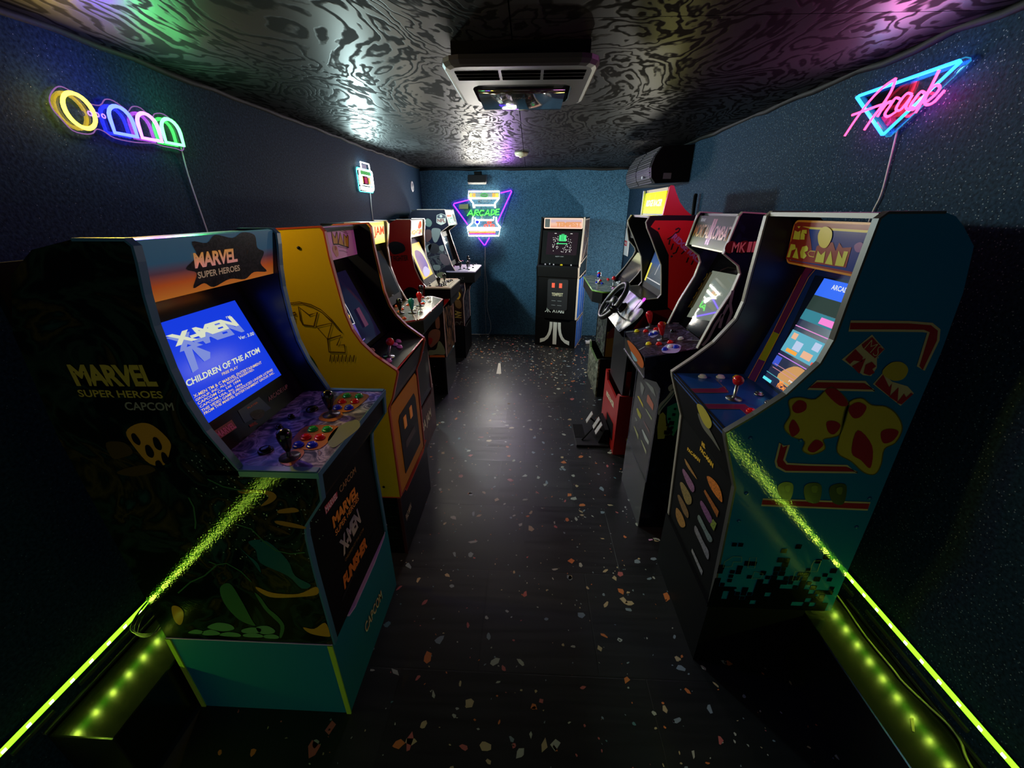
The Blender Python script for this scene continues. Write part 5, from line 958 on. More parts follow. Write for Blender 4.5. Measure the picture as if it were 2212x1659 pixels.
decal(R4s, [(0.677,1.517),(0.697,1.550),(0.860,1.550),(0.950,1.546),(1.008,1.337),(0.998,1.130),(0.927,1.001),(0.843,1.065),(0.802,1.365),(0.723,1.491)], REDR, p0)
decal(R4s, [(0.723,1.038),(0.855,1.052),(0.931,0.974),(0.950,0.866),(0.688,0.863),(0.654,0.931),(0.697,0.998)], M('dark_red_print2', '#6a1416', .35), p0)
txt(R4s, 'RIDGE RACER', [(0.799,1.457),(1.004,1.296),(0.818,1.485)], M('hot_pink_print', '#d070b8', .35), p0, .003, .05)
DRP = M('tar_drip_print', '#2a1a0c', .35)
for p in ([(0.816,1.502),(0.832,1.510),(0.841,1.507),(0.835,1.491),(0.821,1.485),(0.806,1.468),(0.780,1.451)], [(0.816,1.429),(0.809,1.394)], [(0.848,1.412),(0.839,1.380),(0.822,1.374)], [(0.915,1.354),(0.908,1.325)], [(0.945,1.337),(0.937,1.313)], [(0.794,1.451),(0.793,1.423)], [(0.885,1.389),(0.870,1.372)]): stroke(R4s, p, .008, DRP, p0, off=.0024)
fin = prism('topper_fin', [(0.736,1.577),(0.752,1.717),(0.760,1.725),(0.774,1.723),(0.788,1.694),(0.818,1.642),(0.853,1.605),(0.894,1.576)], 2.405, 2.422, REDR, t)
for a, b in [(0.724,1.507),(0.818,1.359)]: lathe('bolt', [(.006, 0), (.006, .002), (0, .003)], R4s.at(a, b), R4s.n, DKGREY, p0, 8)
box('top_panel', (.68, 2.422, 1.562), (1.15, 2.853, 1.575), BLK, t); box('back_panel', (1.13, 2.422, .46), (1.145, 2.853, 1.55), MATTE, t)
lb = box('marquee_box', (.750, 2.425, 1.575), (.785, 2.853, 1.718), M('pale_wood', '#b09a70', .5), t)
mq = slab('marquee', R4m, rect(-2.848, .005, -2.428, .122), 0, .004, GRAD('lit_acid_marquee', 1.58, 1.70, 2, ((0, '#f4f05a'), (.5, '#f2f030'), (1, '#d8ee20')), .7, em=.75, spec=.05), t)
txt(R4m, 'RIDGE RACER', [(-2.80, .045), (-2.47, .045), (-2.775, .082)], EM('lit_marquee_white2', (1.3, 1.3, 1.0)), mq, .006, .05)
DRY = M('drip_ink', '#4a4a08', .4)
for a, b, l in ((-2.80, .11, .05), (-2.75, .108, .02), (-2.73, .108, .022), (-2.62, .115, .03), (-2.78, .04, .02), (-2.74, .042, .04), (-2.70, .042, .018), (-2.66, .042, .015), (-2.61, .042, .03), (-2.56, .042, .016), (-2.52, .042, .02), (-2.48, .07, .025)): stroke(R4m, [(a, b), (a-.006, b-l*.5), (a-.004, b-l)], .0035, DRY, mq, off=.005)
box('sign_post', (.730, 2.850, 1.574), (.742, 2.862, 1.715), WHITE, t); slab('sign_sill', R4m, rect(-2.848, -.006, -2.428, .004), 0, .006, GREYP, t)
slab('screen_bezel', Pl((.795, 0, 1.12), (0, -1, 0), (.10, 0, .40)), rect(-2.853, -.01, -2.422, .42), -.02, 0, MATTE, t)
R4x=Pl((.795,0,1.120),(0,-1,0),(.10,0,.40))
sc = slab('screen', R4x, rect(-2.835, .035, -2.45, .285), 0, .002, GRAD('race_screen', 1.15, 1.40, 2, ((0, '#3a3c44'), (.4, '#50545c'), (.55, '#3a5080'), (1, '#1c2c58')), .08, em=.4), t)
decal(R4x, rect(-2.83, .04, -2.80, .16), EM('race_yellow', (.75, .65, .06)), sc, .003); decal(R4x, rect(-2.80, .06, -2.5, .066), EM('race_white', (.6, .6, .6)), sc, .003); stroke(R4x, [(-2.66, .10), (-2.64, .18)], .006, EM('race_white', (.6, .6, .6)), sc, off=.004)
lip = prism('screen_ledge', [(.690, 1.112), (.800, 1.118), (.800, 1.10), (.690, 1.100)], 2.422, 2.853, M('smudged_black_ledge', '#1e1614', .3, bump=.1), t)
ds = slab('dash_panel', R4h, rect(-2.853, 0, -2.422, .245), -.012, 0, ART('silver_dash_print', ((0, '#c8c4d0'), (.4, '#a8a4b4'), (.5, '#5a5862'), (.6, '#b8b4c4'), (1, '#8a8696')), 7, 3, .8, .25), t)
blob(R4h, [(-2.463,0.088),(-2.431,0.145),(-2.373,0.190),(-2.301,0.183),(-2.301,0.120),(-2.347,0.050),(-2.405,0.001)], M('dark_slate_print', '#26262a', .3), ds); slab('dash_badge', R4h, [(-2.654,0.151),(-2.630,0.227),(-2.459,0.222),(-2.455,0.148)], 0, .003, M('pearl_badge', '#a8a0c0', .25), ds)
for a, b in [(-2.422,0.238)]: button(R4h, a, b, M('magenta_lit_button', '#c020c0', .2, em=(.6, .04, .75), es=1.2), t, .013)
wc = R4h.at(-2.64, .118, .085); n_ = R4h.n; u_ = R4h.r; v_ = R4h.u
wh = tube('steering_wheel', [wc + (u_*math.cos(a) + v_*math.sin(a))*.132 for a in (2*math.pi*k/28 for k in range(28))], .0165, M('black_grip', '#141416', .4, bump=.2, bs=500), t, 8, True)
lathe('wheel_hub', [(.028, -.012), (.034, 0), (.030, .012), (.012, .016), (0, .016)], wc, n_, DKGREY, wh, 14)
for a in (-.35, math.pi+.35, -math.pi/2): 
    d = u_*math.cos(a) + v_*math.sin(a); tube('spoke', [wc + d*.025, wc + d*.075 - n_*.004, wc + d*.125], .0085, M('pewter_spoke', '#5a5a60', .3, .6), wh, 6)
lathe('steering_column', [(.040, 0), (.036, .01), (.024, .02), (.022, .075)], R4h.at(-2.64, .118), n_, MATTE, t, 12)
sq = R4h.at(-2.50, .075); sh_ = tube('gear_lever', [sq, sq + n_*.03, sq + n_*.07 + v_*.012], .006, STEEL, t, 6); lathe('knob', [(.010, 0), (.020, .012), (.023, .03), (.017, .048), (0, .054)], sq + n_*.06 + v_*.01, n_, B_BLK, sh_, 12)
fp = box('front_panel', (.640, 2.422, .455), (.654, 2.853, .885), M('dull_black_front', '#16161a', .3), t)
prism('under_panel', [(.572, .905), (.594, .872), (.650, .850), (.650, .870)], 2.422, 2.853, MATTE, t)
rf = prism('riser_front', [(2.405, 0), (2.915, 0), (2.915, .46), (2.87, .45), (2.83, .40), (2.50, .40), (2.46, .455), (2.405, .463)], .620, .634, REDD, t, axis=0)
box('riser_side', (.634, 2.405, 0), (1.15, 2.421, .460), REDD, t); box('riser_side', (.634, 2.899, 0), (1.15, 2.915, .460), REDD, t)
txt(R4f, 'RIDGE RACER', [(-2.801,0.285),(-2.521,0.312),(-2.811,0.323)], CREAM, rf, .002, .03)
decal(R4f, [(-2.719,0.183),(-2.487,0.206),(-2.463,0.077),(-2.684,0.050)], MATTE, rf, .002, 'cable_opening')
decal(R4s, [(.70, .115), (.725, .115), (.725, .14), (.70, .14)], M('yellow_sticker', '#d8b820', .4), [o for o in t.children if o.name.startswith('riser_side')][0], .002)
throw((.725, 2.64, 1.64), (-1, 0, 0), (1, .93, .25), .9, .40, .11, t)
# pedals on the floor in front of it
pd = thing('pedal_unit', 'black pedal board with three silver pedals on the floor before the red driving cabinet', 'pedals', (.48, 2.65, 0))
bd = box('base_plate', (.372, 2.492, 0), (.610, 2.815, .018), M('ribbed_black', '#141416', .4), pd, bev=.003)
box('rubber_mat', (.372, 2.60, .018), (.45, 2.80, .020), MATTE, bd)
for y, x, ln in ((2.575, .565, .10), (2.655, .560, .11), (2.745, .520, .12)):
    ar = tube('pedal_arm', [(x+.035, y, .018), (x+.025, y, .07), (x-.02, y, .11)], .007, MATTE, pd, 6)
    pp = Pl((x-.025, y, .115), (0, -1, 0), (.45, 0, .9)); slab('pedal_plate', pp, rect(-.026, -.045, .026, .045), 0, .005, M('pale_aluminium', '#d0c8c8', .3, .3), ar)
prism('pedal_stand', [(.535, .018), (.605, .018), (.605, .13), (.575, .13)], 2.53, 2.79, MATTE, pd)
tube('stay', [(.42, 2.56, .022), (.57, 2.72, .10)], .006, MATTE, pd, 6)

# ------------------------------------------------------------------ fourth on the right (green edged four player deck)
R5s=Pl((0,3.400,0),(1,0,0),(0,0,1))
R5f=Pl((.690,0,0),(0,-1,0),(0,0,1))
R5d=Pl((0,0,1.001),(0,-1,0),(1,0,0))
t = thing('arcade_cabinet', 'black arcade cabinet with a green-edged four-player deck, behind the driving cabinet', 'arcade cabinet', (.92, 3.65, 0), GR)
fr = [(1.08, 1.535), (.892, 1.530), (.883, 1.50), (.889, 1.44), (.912, 1.35), (.976, 1.285), (.984, 1.255), (.968, 1.215), (.90, 1.11), (.812, 1.003), (.700, .990), (.640, .93), (.690, .80), (.690, .38)]
re = [(1.17, .38), (1.17, 1.40), (1.10, 1.52)]
p0 = side(fr, re, 3.400, 3.417, BLK, t, TRL, .005, trim_pts=fr[:11]); side(fr, re, 3.883, 3.900, BLK, t, TRL, .005, trim_pts=fr[:11])
box('top_panel', (.91, 3.417, 1.515), (1.08, 3.883, 1.53), BLK, t); box('back_panel', (1.15, 3.417, .38), (1.165, 3.883, 1.40), MATTE, t)
R5x=Pl((.850,0,1.010),(0,-1,0),(.160,0,.245))
slab('screen_bezel', R5x, rect(-3.883, -.01, -3.417, .30), -.02, 0, M('plum_black_bezel', '#140a18', .2), t)
slab('screen', R5x, rect(-3.87, .03, -3.45, .28), 0, .002, GRAD('buff_screen', 1.03, 1.34, 2, ((0, '#2a2830'), (.45, '#3c3a38'), (.55, '#b0aa88'), (1, '#a8a486')), .08, em=.28), t)
slab('marquee', Pl((.918, 0, 1.375), (0, -1, 0), (-.02, 0, .115)), rect(-3.883, 0, -3.417, .115), -.01, 0, M('dark_marquee', '#1a1418', .2), t)
GD = ART('grey_green_deck', ((0, '#4a4e48'), (.45, '#6a6e66'), (.55, '#8a8c80'), (1, '#5a5e58')), 14, 4, 1, .2)
dq = [(-4.048, .549), (-3.328, .530), (-3.238, .598), (-3.238, .68), (-3.40, .80), (-3.90, .80), (-4.13, .70), (-4.13, .63)]
dk = slab('control_deck', R5d, dq, -.014, 0, GD, t); slab('deck_skirt', R5d, dq, -.10, -.014, MATTE, dk)
tube('edge_trim', [R5d.at(a, b, -.007) for a, b in [dq[0], dq[1], dq[2], dq[3]]], .007, M('lime_deck_trim', '#6a9a3a', .35), dk)
for m, p in ((B_CYN, [(-3.817,0.654)]), (B_RED, [(-3.726,0.642)]), (B_BLU, [(-3.622,0.622)]), (B_DRED, [(-3.480,0.727)])):
    for a, b in p: joystick(R5d, a, b, m, t, False, .070, s=1.0)
for m, p in ((B_RED, [(-3.775,0.667),(-3.821,0.749),(-3.865,0.752),(-3.405,0.741)]), (B_BLU, [(-3.612,0.655),(-3.667,0.616)]), (B_WHT, [(-3.705,0.829),(-3.618,0.802),(-3.564,0.819),(-3.675,0.804)]), (B_PNK, [(-3.379,0.709)])):
    for a, b in p: button(R5d, a, b, m, t, .0135)
prism('under_panel', [(.60, .90), (.690, .80), (.705, .80), (.70, .90)], 3.417, 3.883, MATTE, t)
CA = ART('night_collage_print', ((0, '#0e1010'), (.45, '#1c1e1c'), (.52, '#5a5e54'), (.56, '#1a1a1a'), (.64, '#3a2a3a'), (1, '#2a2e28')), 12, 3, 1.4, .35)
fp = box('front_panel', (.692, 3.417, .38), (.706, 3.883, .84), CA, t)
decal(R5s, [(.70, .385), (.95, .385), (.95, .62), (.70, .62)], M('olive_gold_print', '#6a5a14', .35), p0); blob(R5s, [(.70, .56), (.80, .58), (.90, .60), (.88, .66), (.75, .66)], M('dark_rust_print2', '#4a1c14', .35), p0, .002)
RW = ART('pale_rubble_print', ((0, '#2a2c26'), (.42, '#3c3e34'), (.5, '#8a8a78'), (.56, '#4a4c40'), (.64, '#a09a88'), (1, '#55584a')), 14, 3, 1.8, .4)
rf = prism('riser_front', [(3.365, 0), (3.935, 0), (3.935, .385), (3.90, .37), (3.86, .32), (3.46, .32), (3.42, .35), (3.365, .375)], .640, .653, RW, t, axis=0)
box('riser_side', (.653, 3.365, 0), (1.17, 3.381, .375), MATTE, t); box('riser_side', (.653, 3.919, 0), (1.17, 3.935, .375), MATTE, t)
trim([(3.365, .375), (3.42, .35), (3.46, .32), (3.86, .32), (3.90, .37)], .638, .655, M('moss_trim', '#5a6a40', .4), rf, .006, axis=0)
# ------------------------------------------------------------------ neon signs
def neon(name, pts, r, mat, parent, closed=False, n=6): return tube(name, pts, r, mat, parent, n, closed)
def backing(pl, poly, parent, off, edge=None, th=.005, er=.0022, sm=False):
    if sm: poly = [(v.x, v.y) for v in cr([(a, b, 0) for a, b in poly], True, 3)]
    b = slab('acrylic_back', pl, poly, off-th, off, ACR, parent)
    if edge: tube('acrylic_edge', [pl.at(a, b_, off-th/2) for a, b_ in poly], er, edge, b, 5, True)
    return b
NW = NE('neon_white', (9, 8.8, 7)); NPU = NE('neon_purple', (.6, .06, 6)); NG = NE('neon_green', (.16, 3.5, .13)); NBL = NE('neon_blue', (.02, .03, 9)); NRD = NE('neon_red', (5, .10, .04)); NOR = NE('neon_orange', (7, 1.0, .06)); NVI = NE('neon_violet', (.35, .08, 3))
# end wall: triangle, game machine outline and the word
EWs=Pl((0,5.310,0),(1,0,0),(0,0,1))
t = thing('neon_sign', 'large white and purple neon sign of a game machine reading ARCADE on the end wall', 'neon sign', (-.57, 5.355, 1.19))
bp = backing(EWs, [(-0.968,1.692),(-0.973,1.672),(-0.581,1.176),(-0.561,1.176),(-0.359,1.417),(-0.352,1.444),(-0.220,1.833),(-0.234,1.846),(-0.369,1.808),(-0.755,1.834),(-0.774,1.744)], t, -.018, EM('edge_glow_purple', (.10, .02, .5)))
tri = [(-0.940,1.674),(-0.224,1.824),(-0.572,1.196)]
tube('neon_purple_tube', [EWs.at(*p, -.006) for p in ([(-0.753,1.721),(-0.939,1.680),(-0.949,1.669),(-0.780,1.437)])], .0075, NPU, t, 6)
tube('neon_purple_tube', [EWs.at(*p, -.006) for p in ([(-0.362,1.796),(-0.234,1.824),(-0.227,1.814),(-0.406,1.465)])], .0075, NPU, t, 6)
tube('neon_purple_tube', [EWs.at(*p, -.006) for p in ([(-0.652,1.285),(-0.580,1.196),(-0.568,1.196),(-0.510,1.285)])], .0075, NPU, t, 6)
f_ = lambda p: [EWs.at(a, b, .004) for a, b in p]
for p, cl in (([(-0.753,1.812),(-0.376,1.812),(-0.377,1.737),(-0.752,1.737)], True), ([(-0.745,1.735),(-0.701,1.682),(-0.698,1.632)], False), ([(-0.385,1.734),(-0.432,1.682),(-0.429,1.632)], False), ([(-0.685,1.632),(-0.678,1.661),(-0.436,1.661),(-0.432,1.632)], False), ([(-0.713,1.519),(-0.720,1.458),(-0.789,1.403)], False), ([(-0.420,1.525),(-0.415,1.458),(-0.367,1.403)], False),
              ([(-0.684,1.519),(-0.682,1.492),(-0.454,1.492),(-0.449,1.532)], False), ([(-0.789,1.400),(-0.367,1.401),(-0.390,1.309),(-0.771,1.308)], True), ([(-0.776,1.378),(-0.382,1.379)], False)):
    neon('neon_white_tube', f_(p), .0085, NW, t, cl)
def L5(p): return [EWs.at(a, b, .014) for a, b in p]
for p in ([(-0.780,1.541),(-0.729,1.608),(-0.709,1.541)], [(-0.760,1.563),(-0.714,1.563)], [(-0.692,1.541),(-0.675,1.606),(-0.641,1.606),(-0.637,1.584),(-0.679,1.574),(-0.639,1.544)], [(-0.568,1.598),(-0.605,1.603),(-0.628,1.571),(-0.614,1.544),(-0.577,1.552)], [(-0.563,1.544),(-0.517,1.611),(-0.504,1.544)], [(-0.550,1.563),(-0.507,1.566)], [(-0.486,1.547),(-0.471,1.611),(-0.437,1.603),(-0.436,1.568),(-0.484,1.547)], [(-0.375,1.616),(-0.415,1.614),(-0.425,1.552),(-0.381,1.555)], [(-0.419,1.584),(-0.384,1.587)]):
    neon('neon_green_tube', L5(p), .0058, NG, t)
ring = lambda c, rx, rz, h, k=16: [EWs.at(c[0]+rx*math.cos(2*math.pi*i/k), c[1]+rz*math.sin(2*math.pi*i/k), h) for i in range(k)]
for c in [(-0.506,1.462),(-0.548,1.425),(-0.468,1.425)]: neon('neon_red_tube', ring(c, .024, .013, .006), .005, NRD, t, True)
c = [(-0.659,1.471)][0]; lathe('neon_blue_disc', [(.020, 0), (.020, .006), (0, .008)], EWs.at(*c, .004), EWs.n, NBL, t, 16); neon('neon_white_tube', ring(c, .027, .027, .002), .0045, NW, t, True); neon('neon_white_tube', [EWs.at(c[0], c[1]-.03, .004), EWs.at(c[0], c[1]-.065, .004)], .006, NW, t)
for (b, m) in ((636, NOR), (645, NRD), (653, NVI)):
    q = [(-0.762,1.353),(-0.434,1.354)]; neon('neon_stripe_tube', [EWs.at(q[0][0], q[0][1]-(b-636)*.00105*1.5, .004), EWs.at(q[1][0], q[1][1]-(b-636)*.00105*1.5, .004)], .0045, m, t)
pb = slab('printed_panel', EWs, [(-0.742,1.795),(-0.387,1.795),(-0.387,1.747),(-0.744,1.748)], -.016, -.013, M('dim_print_panel', '#5a6a70', .4), t)
for p, m in (([(-0.740,1.794),(-0.714,1.794),(-0.716,1.749),(-0.741,1.749)], GOLD), ([(-0.705,1.794),(-0.671,1.794),(-0.672,1.749),(-0.707,1.749)], ORG), ([(-0.463,1.794),(-0.430,1.794),(-0.430,1.748),(-0.463,1.748)], ORG), ([(-0.424,1.794),(-0.390,1.794),(-0.390,1.748),(-0.425,1.748)], GOLD)): decal(EWs, p, m, pb, -.012)
c = [(-0.563,1.772)][0]; tube('green_ring', ring(c, .044, .020, -.010), .004, EM('green_ring_glow', (.05, .6, .06)), pb, 5, True)
txt(EWs, '250', [(c[0]-.022, c[1]-.008), (c[0]+.022, c[1]-.008), (c[0]-.022, c[1]+.008)], M('green_print', '#2a9a30', .4), pb, -.009)
txt(EWs, 'MOBILE', [(-0.645,1.691),(-0.483,1.691),(-0.644,1.721)], M('slate_letters', '#4a5a6a', .4), t, -.012, .02)
decal(EWs, [(-0.879,1.669),(-0.762,1.676),(-0.765,1.619),(-0.879,1.619)], M('painted_yellow_reflection', '#8a8a40', .4), bp, .001)  # paints the yellow marquee's reflection onto the acrylic
tube('cord', cr([(-.572, 5.352, 1.17), (-.578, 5.352, .883), (-.560, 5.352, .669), (-.567, 5.352, .384), (-.520, 5.35, .136), (-.545, 5.345, .02), (-.60, 5.34, .006), (-.86, 5.33, .006)], n=5), .0035, M('white_cord', '#c8ccd0', .4), t, 5)
tube('adapter_lead', cr([(-.585, 5.352, 1.0), (-.592, 5.352, .5), (-.59, 5.352, .02)], n=4), .002, M('white_cord', '#c8ccd0', .4), t, 5)

for x, z, sx, sz in ((-.566, 1.808, .37, .012), (-.566, 1.740, .37, .012), (-.575, 1.390, .42, .012), (-.575, 1.362, .42, .010), (-.575, 1.310, .40, .014), (-.70, 1.66, .012, .08), (-.44, 1.66, .012, .08)): throw((x, 5.298, z), (0, -1, 0), (1, .97, .84), 15*sx*sz/.0308, sx, sz, t)
throw((-.32, 5.29, 1.76), (0, -1, 0), (.5, .12, 1), 3, .15, .12, t)

# left wall: yellow ring, dots and three arches (a plain version)
LWs=Pl((-1.320,0,0),(0,1,0),(0,0,1))
t = thing('neon_sign', 'neon sign of a yellow ring, dots and three coloured arches on the left wall', 'neon sign', (-1.34, 1.47, 1.82))
ol = [(1.257,1.884),(1.280,1.910),(1.303,1.921),(1.330,1.914),(1.365,1.896),(1.402,1.897),(1.426,1.917),(1.453,1.920),(1.485,1.906),(1.496,1.899),(1.518,1.917),(1.549,1.920),(1.584,1.899),(1.602,1.913),(1.642,1.919),(1.680,1.895),(1.694,1.832),(1.680,1.810),(1.651,1.813),(1.597,1.813),(1.557,1.817),(1.484,1.810),(1.414,1.812),(1.384,1.826),(1.362,1.828),(1.346,1.815),(1.320,1.809),(1.287,1.813),(1.266,1.839),(1.254,1.860)]
backing(LWs, ol, t, -.008, EM('edge_glow_lilac', (.24, .10, .34)), .004, .0016, True)
NYL = NE('neon_yellow', (7, 4.6, .2)); NB2 = NE('neon_sky_blue', (.25, .38, 12)); NMG = NE('neon_magenta', (3, .5, 5)); NGR = NE('neon_mint_green', (.4, 7, .8))
cy_, cz_ = 1.318, 1.866
neon('neon_yellow_tube', [LWs.at(cy_+.042*math.cos(a), cz_+.043*math.sin(a), .002) for a in (2*math.pi*k/24 for k in range(24))], .0054, NYL, t, True)
for p in [(1.349,1.866),(1.371,1.867),(1.391,1.867)]: neon('neon_dot', [LWs.at(p[0]+.0055*math.cos(a), p[1]+.0055*math.sin(a), .0) for a in (2*math.pi*k/10 for k in range(10))], .0018, EM('neon_lilac_dot', (.7, .35, 1.4)), t, True)
for y0, y1, m in ((1.408, 1.487, NB2), (1.505, 1.583, NMG), (1.600, 1.680, NGR)):
    yc = (y0+y1)/2; rr_ = (y1-y0)/2
    p = [(y0, 1.826), (y0, 1.866)] + [(yc - rr_*math.cos(a), 1.866 + rr_*.95*math.sin(a)) for a in (math.pi*k/10 for k in range(1, 10))] + [(y1, 1.866), (y1, 1.826)]
    neon('neon_arch_tube', [LWs.at(a, b, .002) for a, b in p], .0055, m, t, True)
for y, m in ((1.448, (.02, .02, .5)), (1.544, (.3, .02, .4)), (1.640, (.01, .3, .05))): pass
tube('cord', cr([(-1.335, 1.684, 1.822), (-1.34, 1.686, 1.73), (-1.34, 1.692, 1.622), (-1.34, 1.70, 1.512), (-1.34, 1.71, 1.30)], n=4), .0028, M('white_cord', '#c8ccd0', .4), t, 5)

for y, c_, e in ((1.318, (1, .68, .03), 5), (1.447, (.06, .06, 1), 1.6), (1.544, (.6, .08, 1), .8), (1.64, (.08, 1, .2), 1.6)): throw((-1.300, y, 1.866), (1, 0, 0), c_, e, .075, .075, t)

lamp('sign_glow', (-1.20, 1.37, 1.955), (.16, .08, 1), .6, .02, t); lamp('sign_glow', (-1.20, 1.64, 1.96), (.10, 1, .25), .4, .02, t); lamp('sign_glow', (-1.285, 1.27, 1.87), (1, .7, .05), .25, .02, t)

# right wall: cyan triangle with the pink word
RWs=Pl((1.170,0,0),(0,-1,0),(0,0,1))
t = thing('neon_sign', 'neon sign of the pink word Arcade across a cyan triangle on the right wall', 'neon sign', (1.195, 1.58, 1.83))
backing(RWs, [(-1.778,1.977),(-1.774,1.984),(-1.396,1.984),(-1.381,1.978),(-1.376,1.971),(-1.568,1.824),(-1.585,1.825)], t, -.012, EM('edge_glow_cyan', (.02, .25, .5)), .004, .0016)
NCY = NE('neon_cyan', (.06, .85, 6)); NPK = NE('neon_pink', (6, .17, .6))
neon('neon_cyan_tube', [RWs.at(a, b, 0) for a, b in [(-1.766,1.975),(-1.757,1.976),(-1.396,1.976),(-1.390,1.973),(-1.582,1.832),(-1.588,1.833)]], .0050, NCY, t, True)
RWt=Pl((1.158,0,0),(0,-1,0),(0,0,1))
for p in ([(-1.745,1.852),(-1.711,1.900),(-1.670,1.944),(-1.629,1.971),(-1.586,1.984)], [(-1.585,1.985),(-1.587,1.952),(-1.608,1.917),(-1.634,1.886),(-1.654,1.856)], [(-1.738,1.915),(-1.685,1.917),(-1.623,1.920),(-1.576,1.919)], [(-1.597,1.929),(-1.601,1.910),(-1.612,1.887)], [(-1.602,1.904),(-1.585,1.921),(-1.564,1.919)], [(-1.541,1.921),(-1.560,1.927),(-1.572,1.909),(-1.583,1.889),(-1.566,1.879),(-1.541,1.886)], [(-1.500,1.924),(-1.519,1.930),(-1.535,1.916),(-1.543,1.895),(-1.526,1.888),(-1.510,1.902),(-1.497,1.921)], [(-1.497,1.921),(-1.506,1.893),(-1.487,1.882),(-1.478,1.888)],
          [(-1.453,1.916),(-1.469,1.923),(-1.483,1.907),(-1.490,1.890),(-1.474,1.880),(-1.456,1.894),(-1.447,1.913)], [(-1.431,1.965),(-1.440,1.926),(-1.451,1.898),(-1.462,1.869)], [(-1.434,1.892),(-1.414,1.905),(-1.408,1.919),(-1.422,1.928),(-1.438,1.921),(-1.445,1.899),(-1.434,1.884),(-1.411,1.885),(-1.389,1.908)]):
    neon('neon_pink_tube', cr([RWt.at(a, b, .004) for a, b in p], n=4), .0038, NPK, t)
tube('cord', cr([(1.19, 1.557, 1.846), (1.194, 1.548, 1.745), (1.194, 1.538, 1.650), (1.194, 1.55, 1.583), (1.194, 1.56, 1.40)], n=4), .0028, M('white_cord', '#c8ccd0', .4), t, 5)

throw((1.145, 1.56, 1.90), (-1, 0, 0), (1, .05, .30), 2.6, .28, .10, t); throw((1.150, 1.57, 1.93), (-1, 0, 0), (.12, .55, 1), 1.2, .34, .10, t)
lamp('sign_glow', (1.15, 1.47, 1.91), (1, .05, .5), .6, .02, t); lamp('sign_glow', (1.15, 1.66, 1.88), (1, .03, .35), .25, .02, t); lamp('sign_glow', (1.155, 1.42, 1.955), (.15, .5, 1), .2, .02, t)

# small white sign further along the left wall
SWs=Pl((-1.325,0,0),(0,1,0),(0,0,1))
t = thing('neon_sign', 'small white and cyan neon sign shaped like a slot machine, high on the left wall', 'neon sign', (-1.34, 3.53, 1.74))
bx = backing(SWs, rrect(3.365, 1.738, 3.668, 1.905, .02), t, -.006, NE('edge_glow_aqua', (.1, 2, 1.8)), .004, .003)
NW2 = NE('neon_cool_white', (8, 9, 8.5)); s2_ = lambda p: [SWs.at(a, b, .006) for a, b in p]
neon('neon_white_tube', s2_(rrect(3.385, 1.755, 3.645, 1.895, .02)), .006, NW2, t, True); neon('neon_white_tube', s2_([(3.43, 1.90), (3.43, 1.945), (3.60, 1.945), (3.61, 1.90)]), .005, NW2, t)
neon('neon_white_tube', s2_(rrect(3.415, 1.787, 3.615, 1.857, .01)), .003, NW2, t, True); neon('neon_white_tube', s2_([(3.40, 1.770), (3.63, 1.770)]), .005, NW2, t)
pn = slab('printed_panel', SWs, rect(3.41, 1.862, 3.62, 1.888), -.003, .002, EM('green_name_panel', (.04, .35, .05)), t)
slab('printed_panel', SWs, rect(3.49, 1.80, 3.535, 1.845), -.003, .004, EM('crimson_panel', (.45, .01, .10)), t); slab('printed_panel', SWs, rect(3.47, 1.905, 3.55, 1.935), -.003, .003, EM('grey_panel', (.25, .22, .32)), t)
for y in (3.44, 3.585): slab('gold_bar', SWs, rect(y-.008, 1.80, y+.008, 1.845), -.003, .004, EM('gold_bar_glow', (.9, .55, .12)), t)
tube('cord', [(-1.335, 3.60, 1.735), (-1.34, 3.595, 1.62), (-1.34, 3.59, 1.50)], .003, M('white_cord', '#c8ccd0', .4), t, 5)

throw((-1.30, 3.52, 1.83), (1, 0, -.22), (.70, 1, 1), 24, .24, .14, t)

lamp('corner_lamp', (1.06, 4.42, .98), (1, .95, .82), 15, .03, None)
# ------------------------------------------------------------------ ceiling unit, detector and wall fittings
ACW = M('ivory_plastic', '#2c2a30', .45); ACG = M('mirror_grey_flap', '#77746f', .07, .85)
t = thing('air_conditioner', 'pale ceiling air conditioner with slotted grille and shiny deflector flap', 'air conditioner', (-.04, 1.72, 2.0))
def frus(z, x0, x1, y0, y1, r): return [(a, b, z) for a, b in rrect(x0, y0, x1, y1, r, 3)]
R_ = [frus(2.026, -.262, .186, 1.480, 1.965, .05), frus(2.026, -.282, .206, 1.458, 1.985, .06), frus(2.014, -.282, .206, 1.458, 1.985, .06), frus(2.004, -.274, .198, 1.466, 1.977, .055), frus(2.0, -.262, .186, 1.478, 1.965, .05)]
hole = [(a, b, 2.0) for a, b in rrect(-.212, 1.668, .140, 1.930, .05, 3)]
V = sum(R_, []) + hole + [(a, b, 2.05) for a, b, _ in hole]; n = 16; F = []
for r in range(6): F += [(r*n+i, r*n+n+i, r*n+n+(i+1) % n, r*n+(i+1) % n) for i in range(n)]
F += [tuple(range(6*n, 7*n))]
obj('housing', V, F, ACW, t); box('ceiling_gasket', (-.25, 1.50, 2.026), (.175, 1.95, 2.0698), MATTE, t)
for k in range(3):
    for x0, x1 in ((-.245, -.108), (-.098, .026), (.036, .168)): box('grille_slot', (x0, 1.520+k*.034, 1.9985), (x1, 1.541+k*.034, 2.0035), VOID, t)
fz = [(1.715 + .024*i, 1.992 + sum((-.13 + .19*k/10)*.024 for k in range(i))) for i in range(11)]
fp_ = prism('deflector_flap', fz + [(y, z+.007) for y, z in fz[::-1]], -.195, .118, ACG, t, axis=0)
for f_i in fp_.data.polygons: f_i.use_smooth = len(f_i.vertices) == 4
ACf=Pl((0,1.74,1.9885),(-1,0,0),(0,1,-.093))
txt(ACf, 'TURBRO', [(-.0, .03), (.075, .03), (-.0, .045)], MATTE, fp_, .001)
